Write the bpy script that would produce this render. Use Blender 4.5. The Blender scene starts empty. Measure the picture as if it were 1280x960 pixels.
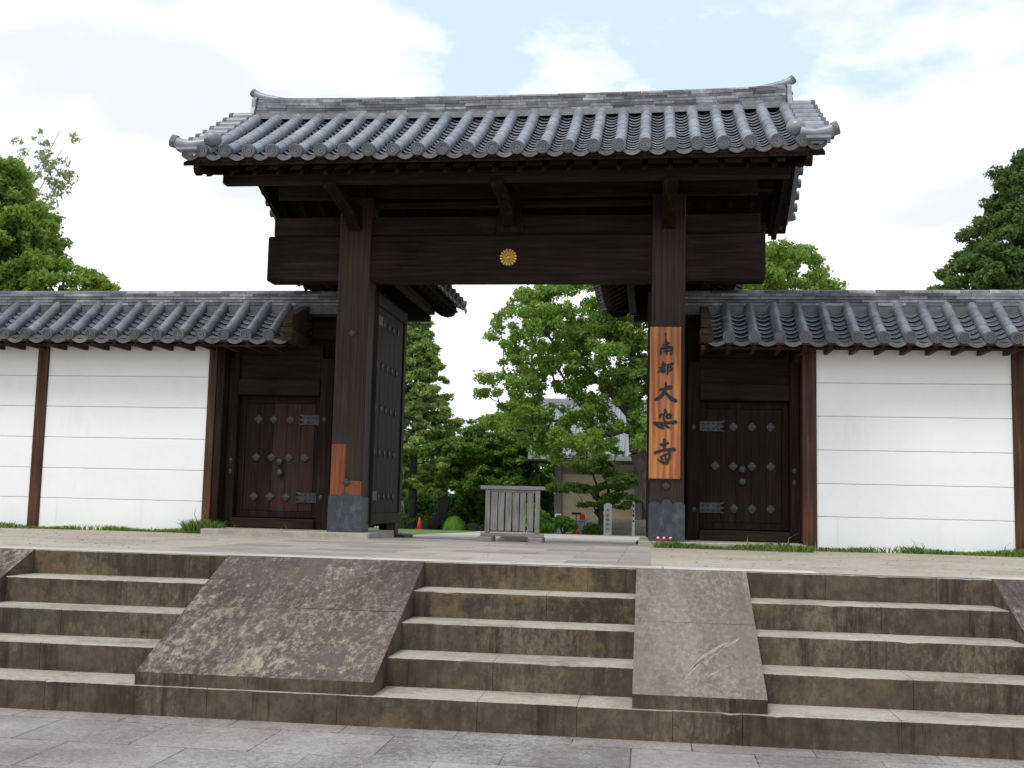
import bpy, bmesh, math, random
import numpy as np
from mathutils import Vector, Matrix
R=math.radians
scene=bpy.context.scene
C=bpy.context.scene.collection
rng=random.Random(7)

# ------------------------------------------------------------------ camera
F,PT,YW,RL=1357.08,0.10408,0.12827,0.0233
s_,k_=math.sin(YW),math.cos(YW)
fw=Vector((-s_*math.cos(PT),k_*math.cos(PT),math.sin(PT)))
rt=Vector((k_,s_,0)); upv=rt.cross(fw)
cr_,sr_=math.cos(RL),math.sin(RL)
cx=rt*cr_+upv*sr_; cy=upv*cr_-rt*sr_; cz=-fw
cam=bpy.data.cameras.new('camera'); camo=bpy.data.objects.new('camera',cam); C.objects.link(camo)
cam.sensor_width=36; cam.lens=F/1280*36; cam.clip_end=3000; cam.clip_start=.1
camo.matrix_world=Matrix(((cx.x,cy.x,cz.x,2.089),(cx.y,cy.y,cz.y,-15.484),(cx.z,cy.z,cz.z,.5513),(0,0,0,1)))
scene.camera=camo

# ------------------------------------------------------------------ light
SUN_EL,SUN_AZ=R(58),R(205)      # azimuth clockwise from +Y
w=bpy.data.worlds.new('World'); scene.world=w; w.use_nodes=True
nt=w.node_tree; N=nt.nodes; L=nt.links
for n in list(N): N.remove(n)
out=N.new('ShaderNodeOutputWorld'); bg=N.new('ShaderNodeBackground'); bg.inputs[1].default_value=.1
sky=N.new('ShaderNodeTexSky'); sky.sky_type='NISHITA'; sky.sun_disc=False
sky.sun_elevation=SUN_EL; sky.sun_rotation=SUN_AZ; sky.air_density=1.0; sky.dust_density=1.5
tc=N.new('ShaderNodeTexCoord')
def wn(t,**kw):
    n=N.new(t)
    for a,b in kw.items(): setattr(n,a,b)
    return n
sep=wn('ShaderNodeSeparateXYZ'); L.new(tc.outputs['Generated'],sep.inputs[0])
mp=wn('ShaderNodeMapping'); mp.inputs['Scale'].default_value=(1,1,2.2); mp.inputs['Location'].default_value=(.35,.1,.12)
L.new(tc.outputs['Generated'],mp.inputs[0])
n1=wn('ShaderNodeTexNoise'); n1.inputs['Scale'].default_value=3.4; n1.inputs['Detail'].default_value=9; n1.inputs['Roughness'].default_value=.52
L.new(mp.outputs[0],n1.inputs[0])
# more blue gaps higher up in the sky, solid cloud low down
mr=wn('ShaderNodeMapRange'); mr.inputs[1].default_value=.27; mr.inputs[2].default_value=.46; mr.inputs[3].default_value=.24; mr.inputs[4].default_value=-.095
L.new(sep.outputs[2],mr.inputs[0])
ad=wn('ShaderNodeMath',operation='ADD'); L.new(n1.outputs[0],ad.inputs[0]); L.new(mr.outputs[0],ad.inputs[1])
ramp=wn('ShaderNodeValToRGB'); ramp.color_ramp.elements[0].position=.46; ramp.color_ramp.elements[1].position=.54
L.new(ad.outputs[0],ramp.inputs[0])
# soft grey bellies in the cloud
mp2=wn('ShaderNodeMapping'); mp2.inputs['Scale'].default_value=(1,1,3.0); mp2.inputs['Location'].default_value=(2.1,.7,.3)
L.new(tc.outputs['Generated'],mp2.inputs[0])
n2=wn('ShaderNodeTexNoise'); n2.inputs['Scale'].default_value=3.2; n2.inputs['Detail'].default_value=4
L.new(mp2.outputs[0],n2.inputs[0])
r2=wn('ShaderNodeValToRGB'); r2.color_ramp.elements[0].position=.40; r2.color_ramp.elements[1].position=.56
r2.color_ramp.elements[0].color=(9.0,9.5,10.3,1); r2.color_ramp.elements[1].color=(13.2,13.3,13.5,1)
L.new(n2.outputs[0],r2.inputs[0])
skm=wn('ShaderNodeMixRGB',blend_type='MIX'); skm.inputs[0].default_value=.72   # thin high veil in the blue gaps
L.new(sky.outputs[0],skm.inputs[1]); skm.inputs[2].default_value=(9.4,11.3,12.8,1)
mx=wn('ShaderNodeMixRGB'); L.new(ramp.outputs[0],mx.inputs[0]); L.new(skm.outputs[0],mx.inputs[1]); L.new(r2.outputs[0],mx.inputs[2])
L.new(mx.outputs[0],bg.inputs[0]); L.new(bg.outputs[0],out.inputs[0])
sl=bpy.data.lights.new('sun','SUN'); sl.energy=2.0; sl.angle=R(18); sl.color=(1,.96,.9)
so=bpy.data.objects.new('sun',sl); C.objects.link(so)
sd=Vector((math.sin(SUN_AZ)*math.cos(SUN_EL),math.cos(SUN_AZ)*math.cos(SUN_EL),math.sin(SUN_EL)))
so.rotation_euler=sd.to_track_quat('Z','Y').to_euler()
scene.view_settings.view_transform='Standard'; scene.view_settings.look='None'; scene.view_settings.gamma=1
scene.view_settings.exposure=0.0; scene.view_settings.use_curve_mapping=False
scene.render.engine='CYCLES'; scene.cycles.max_bounces=6; scene.cycles.transparent_max_bounces=8

# ------------------------------------------------------------------ materials
def mat(name,cols,scale=4,stretch=(1,1,1),rough=.8,bump=0,detail=6,spec=.3,nrough=.6,scale2=None,amt2=.35,metal=0,distort=0,bdist=.02,island=0):
    """noise-driven colour ramp; cols = [(pos,(r,g,b)),...]"""
    m=bpy.data.materials.new(name); m.use_nodes=True; t=m.node_tree; n=t.nodes; l=t.links
    p=n['Principled BSDF']; p.inputs['Roughness'].default_value=rough; p.inputs['Metallic'].default_value=metal
    p.inputs['Specular IOR Level'].default_value=spec
    co=n.new('ShaderNodeTexCoord'); ma=n.new('ShaderNodeMapping'); ma.inputs['Scale'].default_value=stretch
    l.new(co.outputs['Object'],ma.inputs[0])
    a=n.new('ShaderNodeTexNoise'); a.inputs['Scale'].default_value=scale; a.inputs['Detail'].default_value=detail; a.inputs['Roughness'].default_value=nrough; a.inputs['Distortion'].default_value=distort
    l.new(ma.outputs[0],a.inputs[0])
    v=a.outputs[0]
    if scale2:
        b=n.new('ShaderNodeTexNoise'); b.inputs['Scale'].default_value=scale2; b.inputs['Detail'].default_value=4
        l.new(co.outputs['Object'],b.inputs[0])
        mm=n.new('ShaderNodeMix'); mm.data_type='FLOAT'; mm.inputs[0].default_value=amt2; l.new(v,mm.inputs[2]); l.new(b.outputs[0],mm.inputs[3]); v=mm.outputs[0]
    if island:
        g=n.new('ShaderNodeNewGeometry'); mi=n.new('ShaderNodeMath'); mi.operation='MULTIPLY_ADD'; mi.inputs[1].default_value=island; 
        l.new(g.outputs['Random Per Island'],mi.inputs[0]); 
        sb=n.new('ShaderNodeMath'); sb.operation='SUBTRACT'; sb.inputs[1].default_value=island/2; l.new(v,sb.inputs[0]); l.new(sb.outputs[0],mi.inputs[2]); v=mi.outputs[0]
    r=n.new('ShaderNodeValToRGB'); e=r.color_ramp.elements
    e[0].position=cols[0][0]; e[0].color=(*cols[0][1],1); e[1].position=cols[-1][0]; e[1].color=(*cols[-1][1],1)
    for q,c in cols[1:-1]: x=e.new(q); x.color=(*c,1)
    l.new(v,r.inputs[0]); l.new(r.outputs[0],p.inputs['Base Color'])
    if bump:
        bm=n.new('ShaderNodeBump'); bm.inputs['Strength'].default_value=bump; bm.inputs['Distance'].default_value=bdist
        l.new(v,bm.inputs['Height']); l.new(bm.outputs[0],p.inputs['Normal'])
    return m
def woodcols(a,b,c): return [(.3,a),(.5,b),(.72,c)]
DK=woodcols((.007,.004,.0025),(.015,.009,.006),(.036,.022,.014))
M={}
M['wz']=mat('dark_wood_vertical',DK,5,(5,5,.25),.85,.5,scale2=1.3,amt2=.3,spec=.15)
M['wx']=mat('dark_wood_across',woodcols((.010,.0065,.0045),(.019,.0125,.0085),(.042,.028,.018)),5,(.25,5,5),.85,.5,scale2=1.3,amt2=.3,spec=.15)
M['wy']=mat('dark_wood_deep',DK,5,(5,.25,5),.9,.4,spec=.1)
M['pillar']=mat('pillar_wood',[(.3,(.009,.0055,.004)),(.48,(.024,.0125,.008)),(.6,(.05,.023,.013)),(.75,(.09,.042,.024))],4,(6,6,.18),.62,.5,scale2=.9,amt2=.35,spec=.3)
M['brown']=mat('brown_wood',[(.3,(.018,.010,.007)),(.48,(.055,.022,.011)),(.62,(.12,.045,.020)),(.75,(.22,.09,.04))],4,(6,6,.3),.65,.4,scale2=1.5,amt2=.3,spec=.3)
M['red']=mat('red_plank_wood',[(.3,(.010,.005,.0035)),(.5,(.026,.009,.0055)),(.7,(.062,.019,.010))],4,(7,7,.3),.8,.4,scale2=1.5,amt2=.3,spec=.35)
M['eave']=mat('eave_board_wood',[(.3,(.020,.011,.008)),(.5,(.045,.021,.014)),(.72,(.10,.05,.032))],5,(.3,6,6),.75,.4)
M['patch']=mat('new_wood_patch',[(.3,(.10,.028,.010)),(.55,(.19,.052,.017)),(.75,(.28,.085,.028))],4,(8,8,.4),.6,.2)
M['carve']=mat('weathered_gable_wood',[(.3,(.014,.009,.006)),(.5,(.034,.021,.012)),(.72,(.085,.055,.030))],6,(1,4,4),.85,.8,scale2=9,amt2=.4)
M['grey_wood']=mat('grey_weathered_wood',[(.3,(.10,.095,.09)),(.5,(.20,.19,.18)),(.72,(.33,.315,.30))],6,(6,6,.4),.85,.5,scale2=3,amt2=.3)
M['grey_wood_x']=mat('grey_weathered_rail',[(.3,(.12,.11,.105)),(.5,(.22,.21,.20)),(.72,(.36,.345,.33))],6,(.4,6,6),.85,.5,scale2=3,amt2=.3)
M['leafwood']=mat('door_leaf_wood',[(.3,(.008,.005,.0035)),(.5,(.015,.0095,.0065)),(.62,(.033,.022,.015)),(.76,(.085,.062,.047))],5,(4,7,.2),.75,.5,scale2=1.2,amt2=.4)
M['metal']=mat('oxidised_copper_grey',[(.3,(.032,.037,.047)),(.55,(.052,.060,.073)),(.75,(.095,.105,.12))],3,(1,1,1),.5,.15,scale2=14,amt2=.3,metal=.35,spec=.4)
M['stud']=mat('dark_iron',[(.3,(.025,.026,.030)),(.7,(.065,.067,.077))],9,rough=.45,metal=.4)
M['gold']=mat('gold_leaf',[(.3,(.62,.42,.10)),(.7,(.85,.62,.2))],20,rough=.42,metal=.55,spec=.5)
M['golddark']=mat('gold_petal_shadow',[(.3,(.14,.08,.02)),(.7,(.22,.13,.035))],20,rough=.6,metal=.3)  # emblem backing disc: shadow between the petals painted as darker gold
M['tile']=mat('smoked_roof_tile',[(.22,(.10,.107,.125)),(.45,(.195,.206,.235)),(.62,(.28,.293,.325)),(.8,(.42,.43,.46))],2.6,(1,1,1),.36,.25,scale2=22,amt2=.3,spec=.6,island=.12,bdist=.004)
M['pan']=mat('pan_tile_shaded',[(.22,(.035,.038,.050)),(.45,(.075,.082,.105)),(.62,(.115,.124,.15)),(.8,(.20,.21,.24))],2.6,(1,1,1),.4,.25,scale2=22,amt2=.3,spec=.6,island=.3,bdist=.004)  # same clay as the barrels, darkened to paint in the shade between them
M['walltile']=mat('old_wall_tile',[(.22,(.055,.057,.066)),(.45,(.115,.12,.137)),(.62,(.185,.192,.212)),(.8,(.30,.31,.33))],2.6,(1,1,1),.38,.25,scale2=22,amt2=.3,spec=.6,island=.2,bdist=.004)
M['ridge']=mat('ridge_tile',[(.2,(.045,.045,.052)),(.42,(.115,.115,.125)),(.6,(.20,.202,.21)),(.85,(.46,.46,.46))],3,(1,1,1),.5,.25,scale2=16,amt2=.3,island=.42,bdist=.004)
M['tilec']=mat('tile_end_clay',[(.25,(.07,.07,.072)),(.55,(.13,.13,.133)),(.8,(.22,.22,.22))],5,rough=.6,bump=.2,scale2=20,island=.2)
M['granite']=mat('pale_granite',[(.3,(.30,.285,.25)),(.5,(.42,.40,.36)),(.7,(.54,.52,.47))],3,rough=.85,bump=.2,scale2=40,amt2=.45,bdist=.005)
M['marker']=mat('marker_granite',[(.3,(.44,.45,.40)),(.5,(.54,.55,.49)),(.7,(.64,.64,.58))],3,rough=.85,bump=.2,scale2=40,amt2=.45,bdist=.005)
M['foot']=mat('plinth_granite',[(.3,(.23,.21,.17)),(.5,(.35,.32,.27)),(.7,(.46,.43,.38))],3,rough=.85,bump=.2,scale2=30,amt2=.45,bdist=.005)
M['black']=mat('ink_black',[(.3,(.012,.012,.013)),(.7,(.03,.03,.03))],9,rough=.6)
M['white']=mat('white_paper',[(.3,(.7,.7,.7)),(.7,(.8,.8,.8))],9,rough=.7)
M['red_paint']=mat('red_plastic',[(.3,(.62,.045,.02)),(.7,(.75,.08,.035))],6,rough=.5)
M['doll']=mat('red_lacquer',[(.3,(.5,.03,.02)),(.7,(.6,.05,.03))],6,rough=.4)
M['sand']=mat('sandy_ground',[(.28,(.25,.205,.155)),(.45,(.38,.325,.25)),(.6,(.47,.41,.325)),(.78,(.58,.53,.44))],1.3,(1,1,1),.95,.5,detail=12,nrough=.75,scale2=28,amt2=.5,bdist=.01)

def add_noise_mask(m,scale,stretch,lo,hi,col,distort=0,detail=8,coord='Object',loc=(0,0,0),rough=.62):
    """lays a second, patchy colour (stain, lichen, wear) over the material"""
    t=m.node_tree; n=t.nodes; l=t.links; p=n['Principled BSDF']
    src=p.inputs['Base Color'].links[0].from_socket
    co=n.new('ShaderNodeTexCoord'); ma=n.new('ShaderNodeMapping'); ma.inputs['Scale'].default_value=stretch; ma.inputs['Location'].default_value=loc
    l.new(co.outputs[coord],ma.inputs[0])
    a=n.new('ShaderNodeTexNoise'); a.inputs['Scale'].default_value=scale; a.inputs['Detail'].default_value=detail; a.inputs['Distortion'].default_value=distort; a.inputs['Roughness'].default_value=rough
    l.new(ma.outputs[0],a.inputs[0])
    r=n.new('ShaderNodeMapRange'); r.inputs[1].default_value=lo; r.inputs[2].default_value=hi; l.new(a.outputs[0],r.inputs[0])
    x=n.new('ShaderNodeMixRGB'); l.new(r.outputs[0],x.inputs[0]); l.new(src,x.inputs[1])
    if callable(col): l.new(col(t),x.inputs[2])
    else: x.inputs[2].default_value=(*col,1)
    l.new(x.outputs[0],p.inputs['Base Color'])
    return a
# stained stone of the stairs
def patchy(m,col,big,fine,lo,hi,wf=.5,stb=(1,1,1),stf=(1,1,1),loc=(0,0,0),amt=1.0):
    """lichen, dirt or wear: a broad noise decides where, a fine rough one breaks it into flecks"""
    t=m.node_tree; n=t.nodes; l=t.links; p=n['Principled BSDF']; src=p.inputs['Base Color'].links[0].from_socket
    co=n.new('ShaderNodeTexCoord'); o=[]
    for sc,st,rg in((big,stb,.55),(fine,stf,.8)):
        ma=n.new('ShaderNodeMapping'); ma.inputs['Scale'].default_value=st; ma.inputs['Location'].default_value=loc; l.new(co.outputs['Object'],ma.inputs[0])
        a=n.new('ShaderNodeTexNoise'); a.inputs['Scale'].default_value=sc; a.inputs['Detail'].default_value=10; a.inputs['Roughness'].default_value=rg; l.new(ma.outputs[0],a.inputs[0]); o.append(a.outputs[0])
    x=n.new('ShaderNodeMix'); x.data_type='FLOAT'; x.inputs[0].default_value=wf; l.new(o[0],x.inputs[2]); l.new(o[1],x.inputs[3])
    r=n.new('ShaderNodeMapRange'); r.inputs[1].default_value=lo; r.inputs[2].default_value=hi; r.inputs[4].default_value=amt; l.new(x.outputs[0],r.inputs[0])
    c=n.new('ShaderNodeMixRGB'); l.new(r.outputs[0],c.inputs[0]); l.new(src,c.inputs[1]); c.inputs[2].default_value=(*col,1); l.new(c.outputs[0],p.inputs['Base Color'])
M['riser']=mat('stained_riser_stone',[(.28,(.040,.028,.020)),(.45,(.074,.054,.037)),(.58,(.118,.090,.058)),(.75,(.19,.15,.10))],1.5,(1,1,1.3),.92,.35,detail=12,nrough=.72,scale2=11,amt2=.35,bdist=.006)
patchy(M['riser'],(.030,.023,.019),.9,4,.50,.60,.45,(1,1,.5),(2.2,2.2,.25),amt=.85)
patchy(M['riser'],(.185,.155,.105),1.3,14,.515,.61,.58,(1,1,1),(1.5,1.5,.8),(4,1,2),amt=.8)
patchy(M['riser'],(.022,.017,.014),2.6,5,.53,.60,.5,(1,1,.3),(2.6,2.6,.16),(1,5,0),amt=.8)
patchy(M['riser'],(.045,.036,.026),2,40,.50,.58,.75,(1,1,1),(1,1,.8),(3,3,3),amt=.55)
patchy(M['riser'],(.21,.14,.065),.8,5,.57,.64,.35,(1,1,1.4),(1,1,1),(9,3,1),amt=.7)
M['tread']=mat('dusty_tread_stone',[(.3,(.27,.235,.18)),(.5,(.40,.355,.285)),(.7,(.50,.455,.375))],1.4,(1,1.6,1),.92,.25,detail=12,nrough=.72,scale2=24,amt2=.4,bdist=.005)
patchy(M['tread'],(.15,.125,.095),1.1,9,.50,.62,.5,(1,2,1),(1,1.6,1),amt=.75)
patchy(M['tread'],(.20,.17,.13),2,45,.50,.60,.7,amt=.6)
M['ramp']=mat('lichen_ramp_stone',[(.3,(.050,.034,.033)),(.5,(.085,.061,.056)),(.7,(.135,.102,.088))],1.3,(1.5,.6,.6),.9,.35,detail=12,nrough=.72,scale2=18,amt2=.3,bdist=.006)
patchy(M['ramp'],(.16,.125,.092),.8,5,.51,.61,.5,(1.6,.5,.5),(4,.4,.4),amt=.6)
patchy(M['ramp'],(.34,.295,.205),1.0,19,.515,.60,.62,(1,1,1),(1,.6,.6),(2.2,1,0),amt=.85)
patchy(M['ramp'],(.30,.26,.185),1.2,34,.535,.60,.6,(1,1,1),(1,.75,.75),(6,2,0),amt=.6)
patchy(M['ramp'],(.035,.026,.026),1.2,16,.52,.60,.55,(1.5,.6,.6),(2,.5,.5),(3,8,0),amt=.6)
M['ramp2']=mat('scraped_ramp_stone',[(.3,(.095,.076,.066)),(.5,(.165,.138,.115)),(.7,(.25,.215,.17))],1.6,(1.8,.5,.5),.9,.35,detail=12,nrough=.72,scale2=18,amt2=.3,bdist=.006)
patchy(M['ramp2'],(.31,.27,.205),1.0,22,.50,.61,.62,(1.8,.5,.5),(1.6,.8,.8),(1.1,4,0),amt=.8)
patchy(M['ramp2'],(.075,.058,.05),1.4,9,.55,.62,.5,(1.8,.4,.4),(1.6,.8,.8),(7,2,0),amt=.6)
patchy(M['sand'],(.24,.19,.135),.7,8,.50,.62,.45,amt=.6)
patchy(M['sand'],(.16,.14,.11),5,60,.55,.60,.6,amt=.7)
patchy(M['sand'],(.62,.58,.50),3,45,.55,.62,.6,(1,1,1),(1,1,1),(5,2,0),amt=.6)
def brickmat(name,bw,rh,off,cols,mortar,msize,loc,scale_noise=1.0,rough=.8,bump=.3,rot=0):
    m=mat(name,cols,scale_noise,rough=rough,detail=10,nrough=.7,scale2=26,amt2=.33)
    t=m.node_tree;n=t.nodes;l=t.links;p=n['Principled BSDF']; src=p.inputs['Base Color'].links[0].from_socket
    co=n.new('ShaderNodeTexCoord'); ma=n.new('ShaderNodeMapping'); ma.inputs['Location'].default_value=loc; ma.inputs['Rotation'].default_value=(0,0,rot)
    l.new(co.outputs['Object'],ma.inputs[0])
    b=n.new('ShaderNodeTexBrick'); b.offset=off; b.inputs['Scale'].default_value=1; b.inputs['Brick Width'].default_value=bw; b.inputs['Row Height'].default_value=rh
    b.inputs['Mortar Size'].default_value=msize; b.inputs['Mortar Smooth'].default_value=.1; b.inputs['Bias'].default_value=0
    b.inputs['Color1'].default_value=(.74,.74,.74,1); b.inputs['Color2'].default_value=(1.18,1.18,1.18,1); b.inputs['Mortar'].default_value=(*mortar,1)
    l.new(ma.outputs[0],b.inputs[0])
    x=n.new('ShaderNodeMixRGB'); x.blend_type='MULTIPLY'; x.inputs[0].default_value=1; l.new(src,x.inputs[1]); l.new(b.outputs[0],x.inputs[2]); l.new(x.outputs[0],p.inputs['Base Color'])
    iv=n.new('ShaderNodeMath'); iv.operation='SUBTRACT'; iv.inputs[0].default_value=1; l.new(b.outputs['Fac'],iv.inputs[1])
    bm=n.new('ShaderNodeBump'); bm.inputs['Strength'].default_value=bump; bm.inputs['Distance'].default_value=.01; l.new(iv.outputs[0],bm.inputs['Height']); l.new(bm.outputs[0],p.inputs['Normal'])
    return m
M['road']=brickmat('road_paving',.77,.62,.5,[(.3,(.165,.135,.125)),(.5,(.235,.202,.188)),(.66,(.32,.29,.27)),(.8,(.42,.395,.37))],(.22,.19,.17),.005,(-.06,.26,0),.9,.75)
patchy(M['road'],(.40,.38,.355),.55,26,.49,.59,.5,(1,.8,1),(1,1,1),(2.2,.6,0),amt=.8)
patchy(M['road'],(.46,.44,.42),3,70,.50,.60,.7,(1,.8,1),(1,1,1),(5,3,0),amt=.5)
patchy(M['road'],(.085,.068,.064),1.2,50,.50,.60,.6,(1,.8,1),(1,1,1),(9,3,0),amt=.55)
M['path']=brickmat('path_paving',.9,.6,.5,[(.3,(.25,.215,.18)),(.5,(.35,.305,.26)),(.7,(.45,.405,.35))],(.5,.48,.45),.006,(0,0,0),.8,.85,.2)
M['edge']=brickmat('edge_stone',1.25,4,0,[(.3,(.36,.33,.29)),(.5,(.49,.46,.41)),(.7,(.58,.55,.50))],(.45,.42,.4),.006,(.3,2,0),1.2,.85,.2)
M['gravel']=mat('pale_gravel',[(.3,(.32,.285,.25)),(.5,(.40,.36,.32)),(.7,(.48,.44,.40))],3,rough=.95,bump=.3,scale2=30,amt2=.5)
M['lawn']=mat('lawn_soil',[(.3,(.06,.11,.02)),(.7,(.13,.21,.045))],3,rough=.95,bump=.4,scale2=30,amt2=.5)
M['far']=mat('far_ground',[(.3,(.05,.06,.03)),(.7,(.11,.11,.07))],.4,rough=.95)
M['plaster']=mat('white_plaster',[(.25,(.80,.805,.81)),(.5,(.845,.85,.855)),(.8,(.87,.87,.875))],1.6,(1,1,1.2),.85,.05,scale2=9,amt2=.3,bdist=.004)
add_noise_mask(M['plaster'],2.4,(2.4,1,.35),.66,.80,(.70,.70,.69),distort=.4)
patchy(M['plaster'],(.60,.59,.56),1.0,3.5,.56,.70,.5,(1,1,1),(3,1,.35),(2,0,7),amt=.35)
M['groove']=mat('plaster_line_shade',[(.3,(.40,.39,.37)),(.7,(.55,.54,.52))],8,rough=.9)
M['tan']=mat('tan_plaster',[(.3,(.42,.33,.235)),(.7,(.52,.42,.31))],1.5,rough=.9)
M['slate']=mat('far_roof_tile',[(.3,(.20,.205,.215)),(.5,(.29,.295,.31)),(.7,(.38,.385,.40))],3,(1,1,1),.6,.3,scale2=18,amt2=.4)
M['greycol']=mat('grey_timber',[(.3,(.12,.11,.105)),(.7,(.19,.18,.17))],4,(5,5,.4),.8,.3)
M['hallwood']=mat('hall_dark_timber',[(.3,(.05,.032,.022)),(.7,(.10,.062,.042))],4,(5,5,.4),.8,.3)
M['hallstone']=mat('hall_step_stone',[(.3,(.17,.16,.125)),(.7,(.30,.28,.23))],3,rough=.9,scale2=16)
M['planter']=mat('grey_planter_stone',[(.3,(.28,.29,.31)),(.7,(.42,.43,.46))],4,rough=.85,scale2=20)
M['mossrock']=mat('dark_rock',[(.3,(.010,.010,.009)),(.55,(.024,.022,.019)),(.8,(.055,.062,.036))],4,rough=.9,bump=.6,scale2=12)
M['bark']=mat('bark',[(.3,(.028,.022,.018)),(.5,(.06,.048,.038)),(.75,(.12,.10,.08))],5,(2,2,.6),.9,.7,scale2=16)
M['barkg']=mat('grey_bark',[(.3,(.06,.052,.043)),(.5,(.12,.105,.088)),(.75,(.2,.18,.155))],5,(2,2,.6),.9,.7,scale2=16)
M['barkc']=mat('camphor_bark',[(.3,(.035,.029,.023)),(.5,(.075,.062,.048)),(.75,(.13,.11,.09))],5,(2,2,.6),.9,.7,scale2=16)
M['skin']=mat('skin',[(.3,(.42,.26,.19)),(.7,(.5,.32,.24))],8,rough=.6)
M['cloth']=mat('white_shirt_cloth',[(.3,(.72,.73,.75)),(.7,(.8,.8,.82))],6,rough=.85)
M['trouser']=mat('beige_trouser_cloth',[(.3,(.30,.25,.22)),(.7,(.36,.31,.27))],6,rough=.9)
M['hair']=mat('black_hair',[(.3,(.01,.009,.008)),(.7,(.025,.02,.018))],20,rough=.6)
def board_material():
    m=bpy.data.materials.new('zelkova_board_wood'); m.use_nodes=True;t=m.node_tree;n=t.nodes;l=t.links;p=n['Principled BSDF'];p.inputs['Roughness'].default_value=.5
    co=n.new('ShaderNodeTexCoord');ma=n.new('ShaderNodeMapping');ma.inputs['Scale'].default_value=(4.2,4.2,.42);l.new(co.outputs['Object'],ma.inputs[0])
    a=n.new('ShaderNodeTexNoise');a.inputs['Scale'].default_value=1.3;a.inputs['Detail'].default_value=8;a.inputs['Distortion'].default_value=1.1;l.new(ma.outputs[0],a.inputs[0])
    r=n.new('ShaderNodeValToRGB');e=r.color_ramp.elements;e[0].position=.2;e[0].color=(.17,.045,.014,1);e[1].position=.80;e[1].color=(.58,.34,.13,1)
    for q,c in((.40,(.27,.075,.020)),(.50,(.40,.145,.034)),(.62,(.47,.215,.060))): x=e.new(q); x.color=(*c,1)
    mu=n.new('ShaderNodeMath');mu.operation='MULTIPLY_ADD';l.new(a.outputs[0],mu.inputs[0]);mu.inputs[1].default_value=.82
    w2=n.new('ShaderNodeTexWave');w2.inputs['Scale'].default_value=.8;w2.inputs['Distortion'].default_value=9;w2.inputs['Detail'].default_value=3;w2.inputs['Detail Scale'].default_value=.8;l.new(ma.outputs[0],w2.inputs[0])
    m2=n.new('ShaderNodeMath');m2.operation='MULTIPLY';m2.inputs[1].default_value=.16;l.new(w2.outputs[0],m2.inputs[0]);l.new(m2.outputs[0],mu.inputs[2])
    l.new(mu.outputs[0],r.inputs[0]);l.new(r.outputs[0],p.inputs['Base Color']);return m
M['board']=board_material()
patchy(M['pillar'],(.004,.003,.0025),.8,5,.52,.57,.62,(1,1,.4),(13,13,.10),(3,1,0),amt=.85)
patchy(M['pillar'],(.075,.05,.036),.7,4,.55,.66,.5,(1,1,.6),(9,9,.14),(7,5,2),amt=.55)
patchy(M['wx'],(.062,.045,.033),.6,4,.53,.66,.5,(1,1,1),(.12,9,9),(2,4,1),amt=.6)
patchy(M['wx'],(.004,.003,.002),.8,5,.53,.58,.6,(1,1,1),(.09,13,13),(8,1,1),amt=.8)
patchy(M['wz'],(.055,.038,.026),.7,4,.54,.66,.5,(1,1,.6),(9,9,.14),(7,5,2),amt=.55)
patchy(M['brown'],(.012,.008,.006),.8,4,.50,.60,.5,(1,1,.5),(9,9,.14),(7,5,2),amt=.8)
patchy(M['leafwood'],(.13,.11,.095),.6,4,.56,.68,.5,(1,1,.5),(9,9,.12),(1,5,6),amt=.6)
patchy(M['patch'],(.07,.022,.010),.9,6,.52,.62,.6,(1,1,.5),(12,12,.2),(1,5,6),amt=.6)
patchy(M['metal'],(.14,.15,.16),2,12,.55,.64,.5,(1,1,1),(1,1,.5),(1,1,6),amt=.5)
def leafmat(name,a,b,c,trans=.35):
    m=bpy.data.materials.new(name);m.use_nodes=True;t=m.node_tree;n=t.nodes;l=t.links
    p=n['Principled BSDF'];p.inputs['Roughness'].default_value=.55;p.inputs['Specular IOR Level'].default_value=.25
    g=n.new('ShaderNodeNewGeometry');co=n.new('ShaderNodeTexCoord');a_=n.new('ShaderNodeTexNoise');a_.inputs['Scale'].default_value=.8;a_.inputs['Detail'].default_value=3
    l.new(co.outputs['Object'],a_.inputs[0])
    mi=n.new('ShaderNodeMix');mi.data_type='FLOAT';mi.inputs[0].default_value=.45;l.new(g.outputs['Random Per Island'],mi.inputs[2]);l.new(a_.outputs[0],mi.inputs[3])
    r=n.new('ShaderNodeValToRGB');e=r.color_ramp.elements;e[0].position=.2;e[0].color=(*a,1);e[1].position=.8;e[1].color=(*c,1);x=e.new(.5);x.color=(*b,1)
    l.new(mi.outputs[0],r.inputs[0]);l.new(r.outputs[0],p.inputs['Base Color'])
    tr=n.new('ShaderNodeBsdfTranslucent');hs=n.new('ShaderNodeHueSaturation');hs.inputs['Value'].default_value=1.7;hs.inputs['Hue'].default_value=.485;l.new(r.outputs[0],hs.inputs['Color']);l.new(hs.outputs[0],tr.inputs[0])
    ms=n.new('ShaderNodeMixShader');ms.inputs[0].default_value=trans;l.new(p.outputs[0],ms.inputs[1]);l.new(tr.outputs[0],ms.inputs[2])
    l.new(ms.outputs[0],n['Material Output'].inputs[0]);return m
M['leaf_camphor']=leafmat('camphor_leaves',(.10,.19,.03),(.165,.285,.05),(.25,.37,.08),.5)
M['leaf_left']=leafmat('broad_leaves',(.11,.19,.03),(.18,.28,.05),(.27,.36,.075),.5)
M['leaf_right']=leafmat('dark_broad_leaves',(.06,.11,.03),(.09,.155,.04),(.15,.22,.06),.4)
M['leaf_maple']=leafmat('maple_leaves',(.055,.115,.02),(.10,.19,.032),(.19,.31,.05),.45)
M['leaf_conifer']=leafmat('conifer_leaves',(.12,.19,.045),(.21,.29,.07),(.32,.39,.12),.45)
M['leaf_hedge']=leafmat('hedge_leaves',(.06,.13,.02),(.11,.21,.03),(.18,.31,.05),.4)
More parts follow.
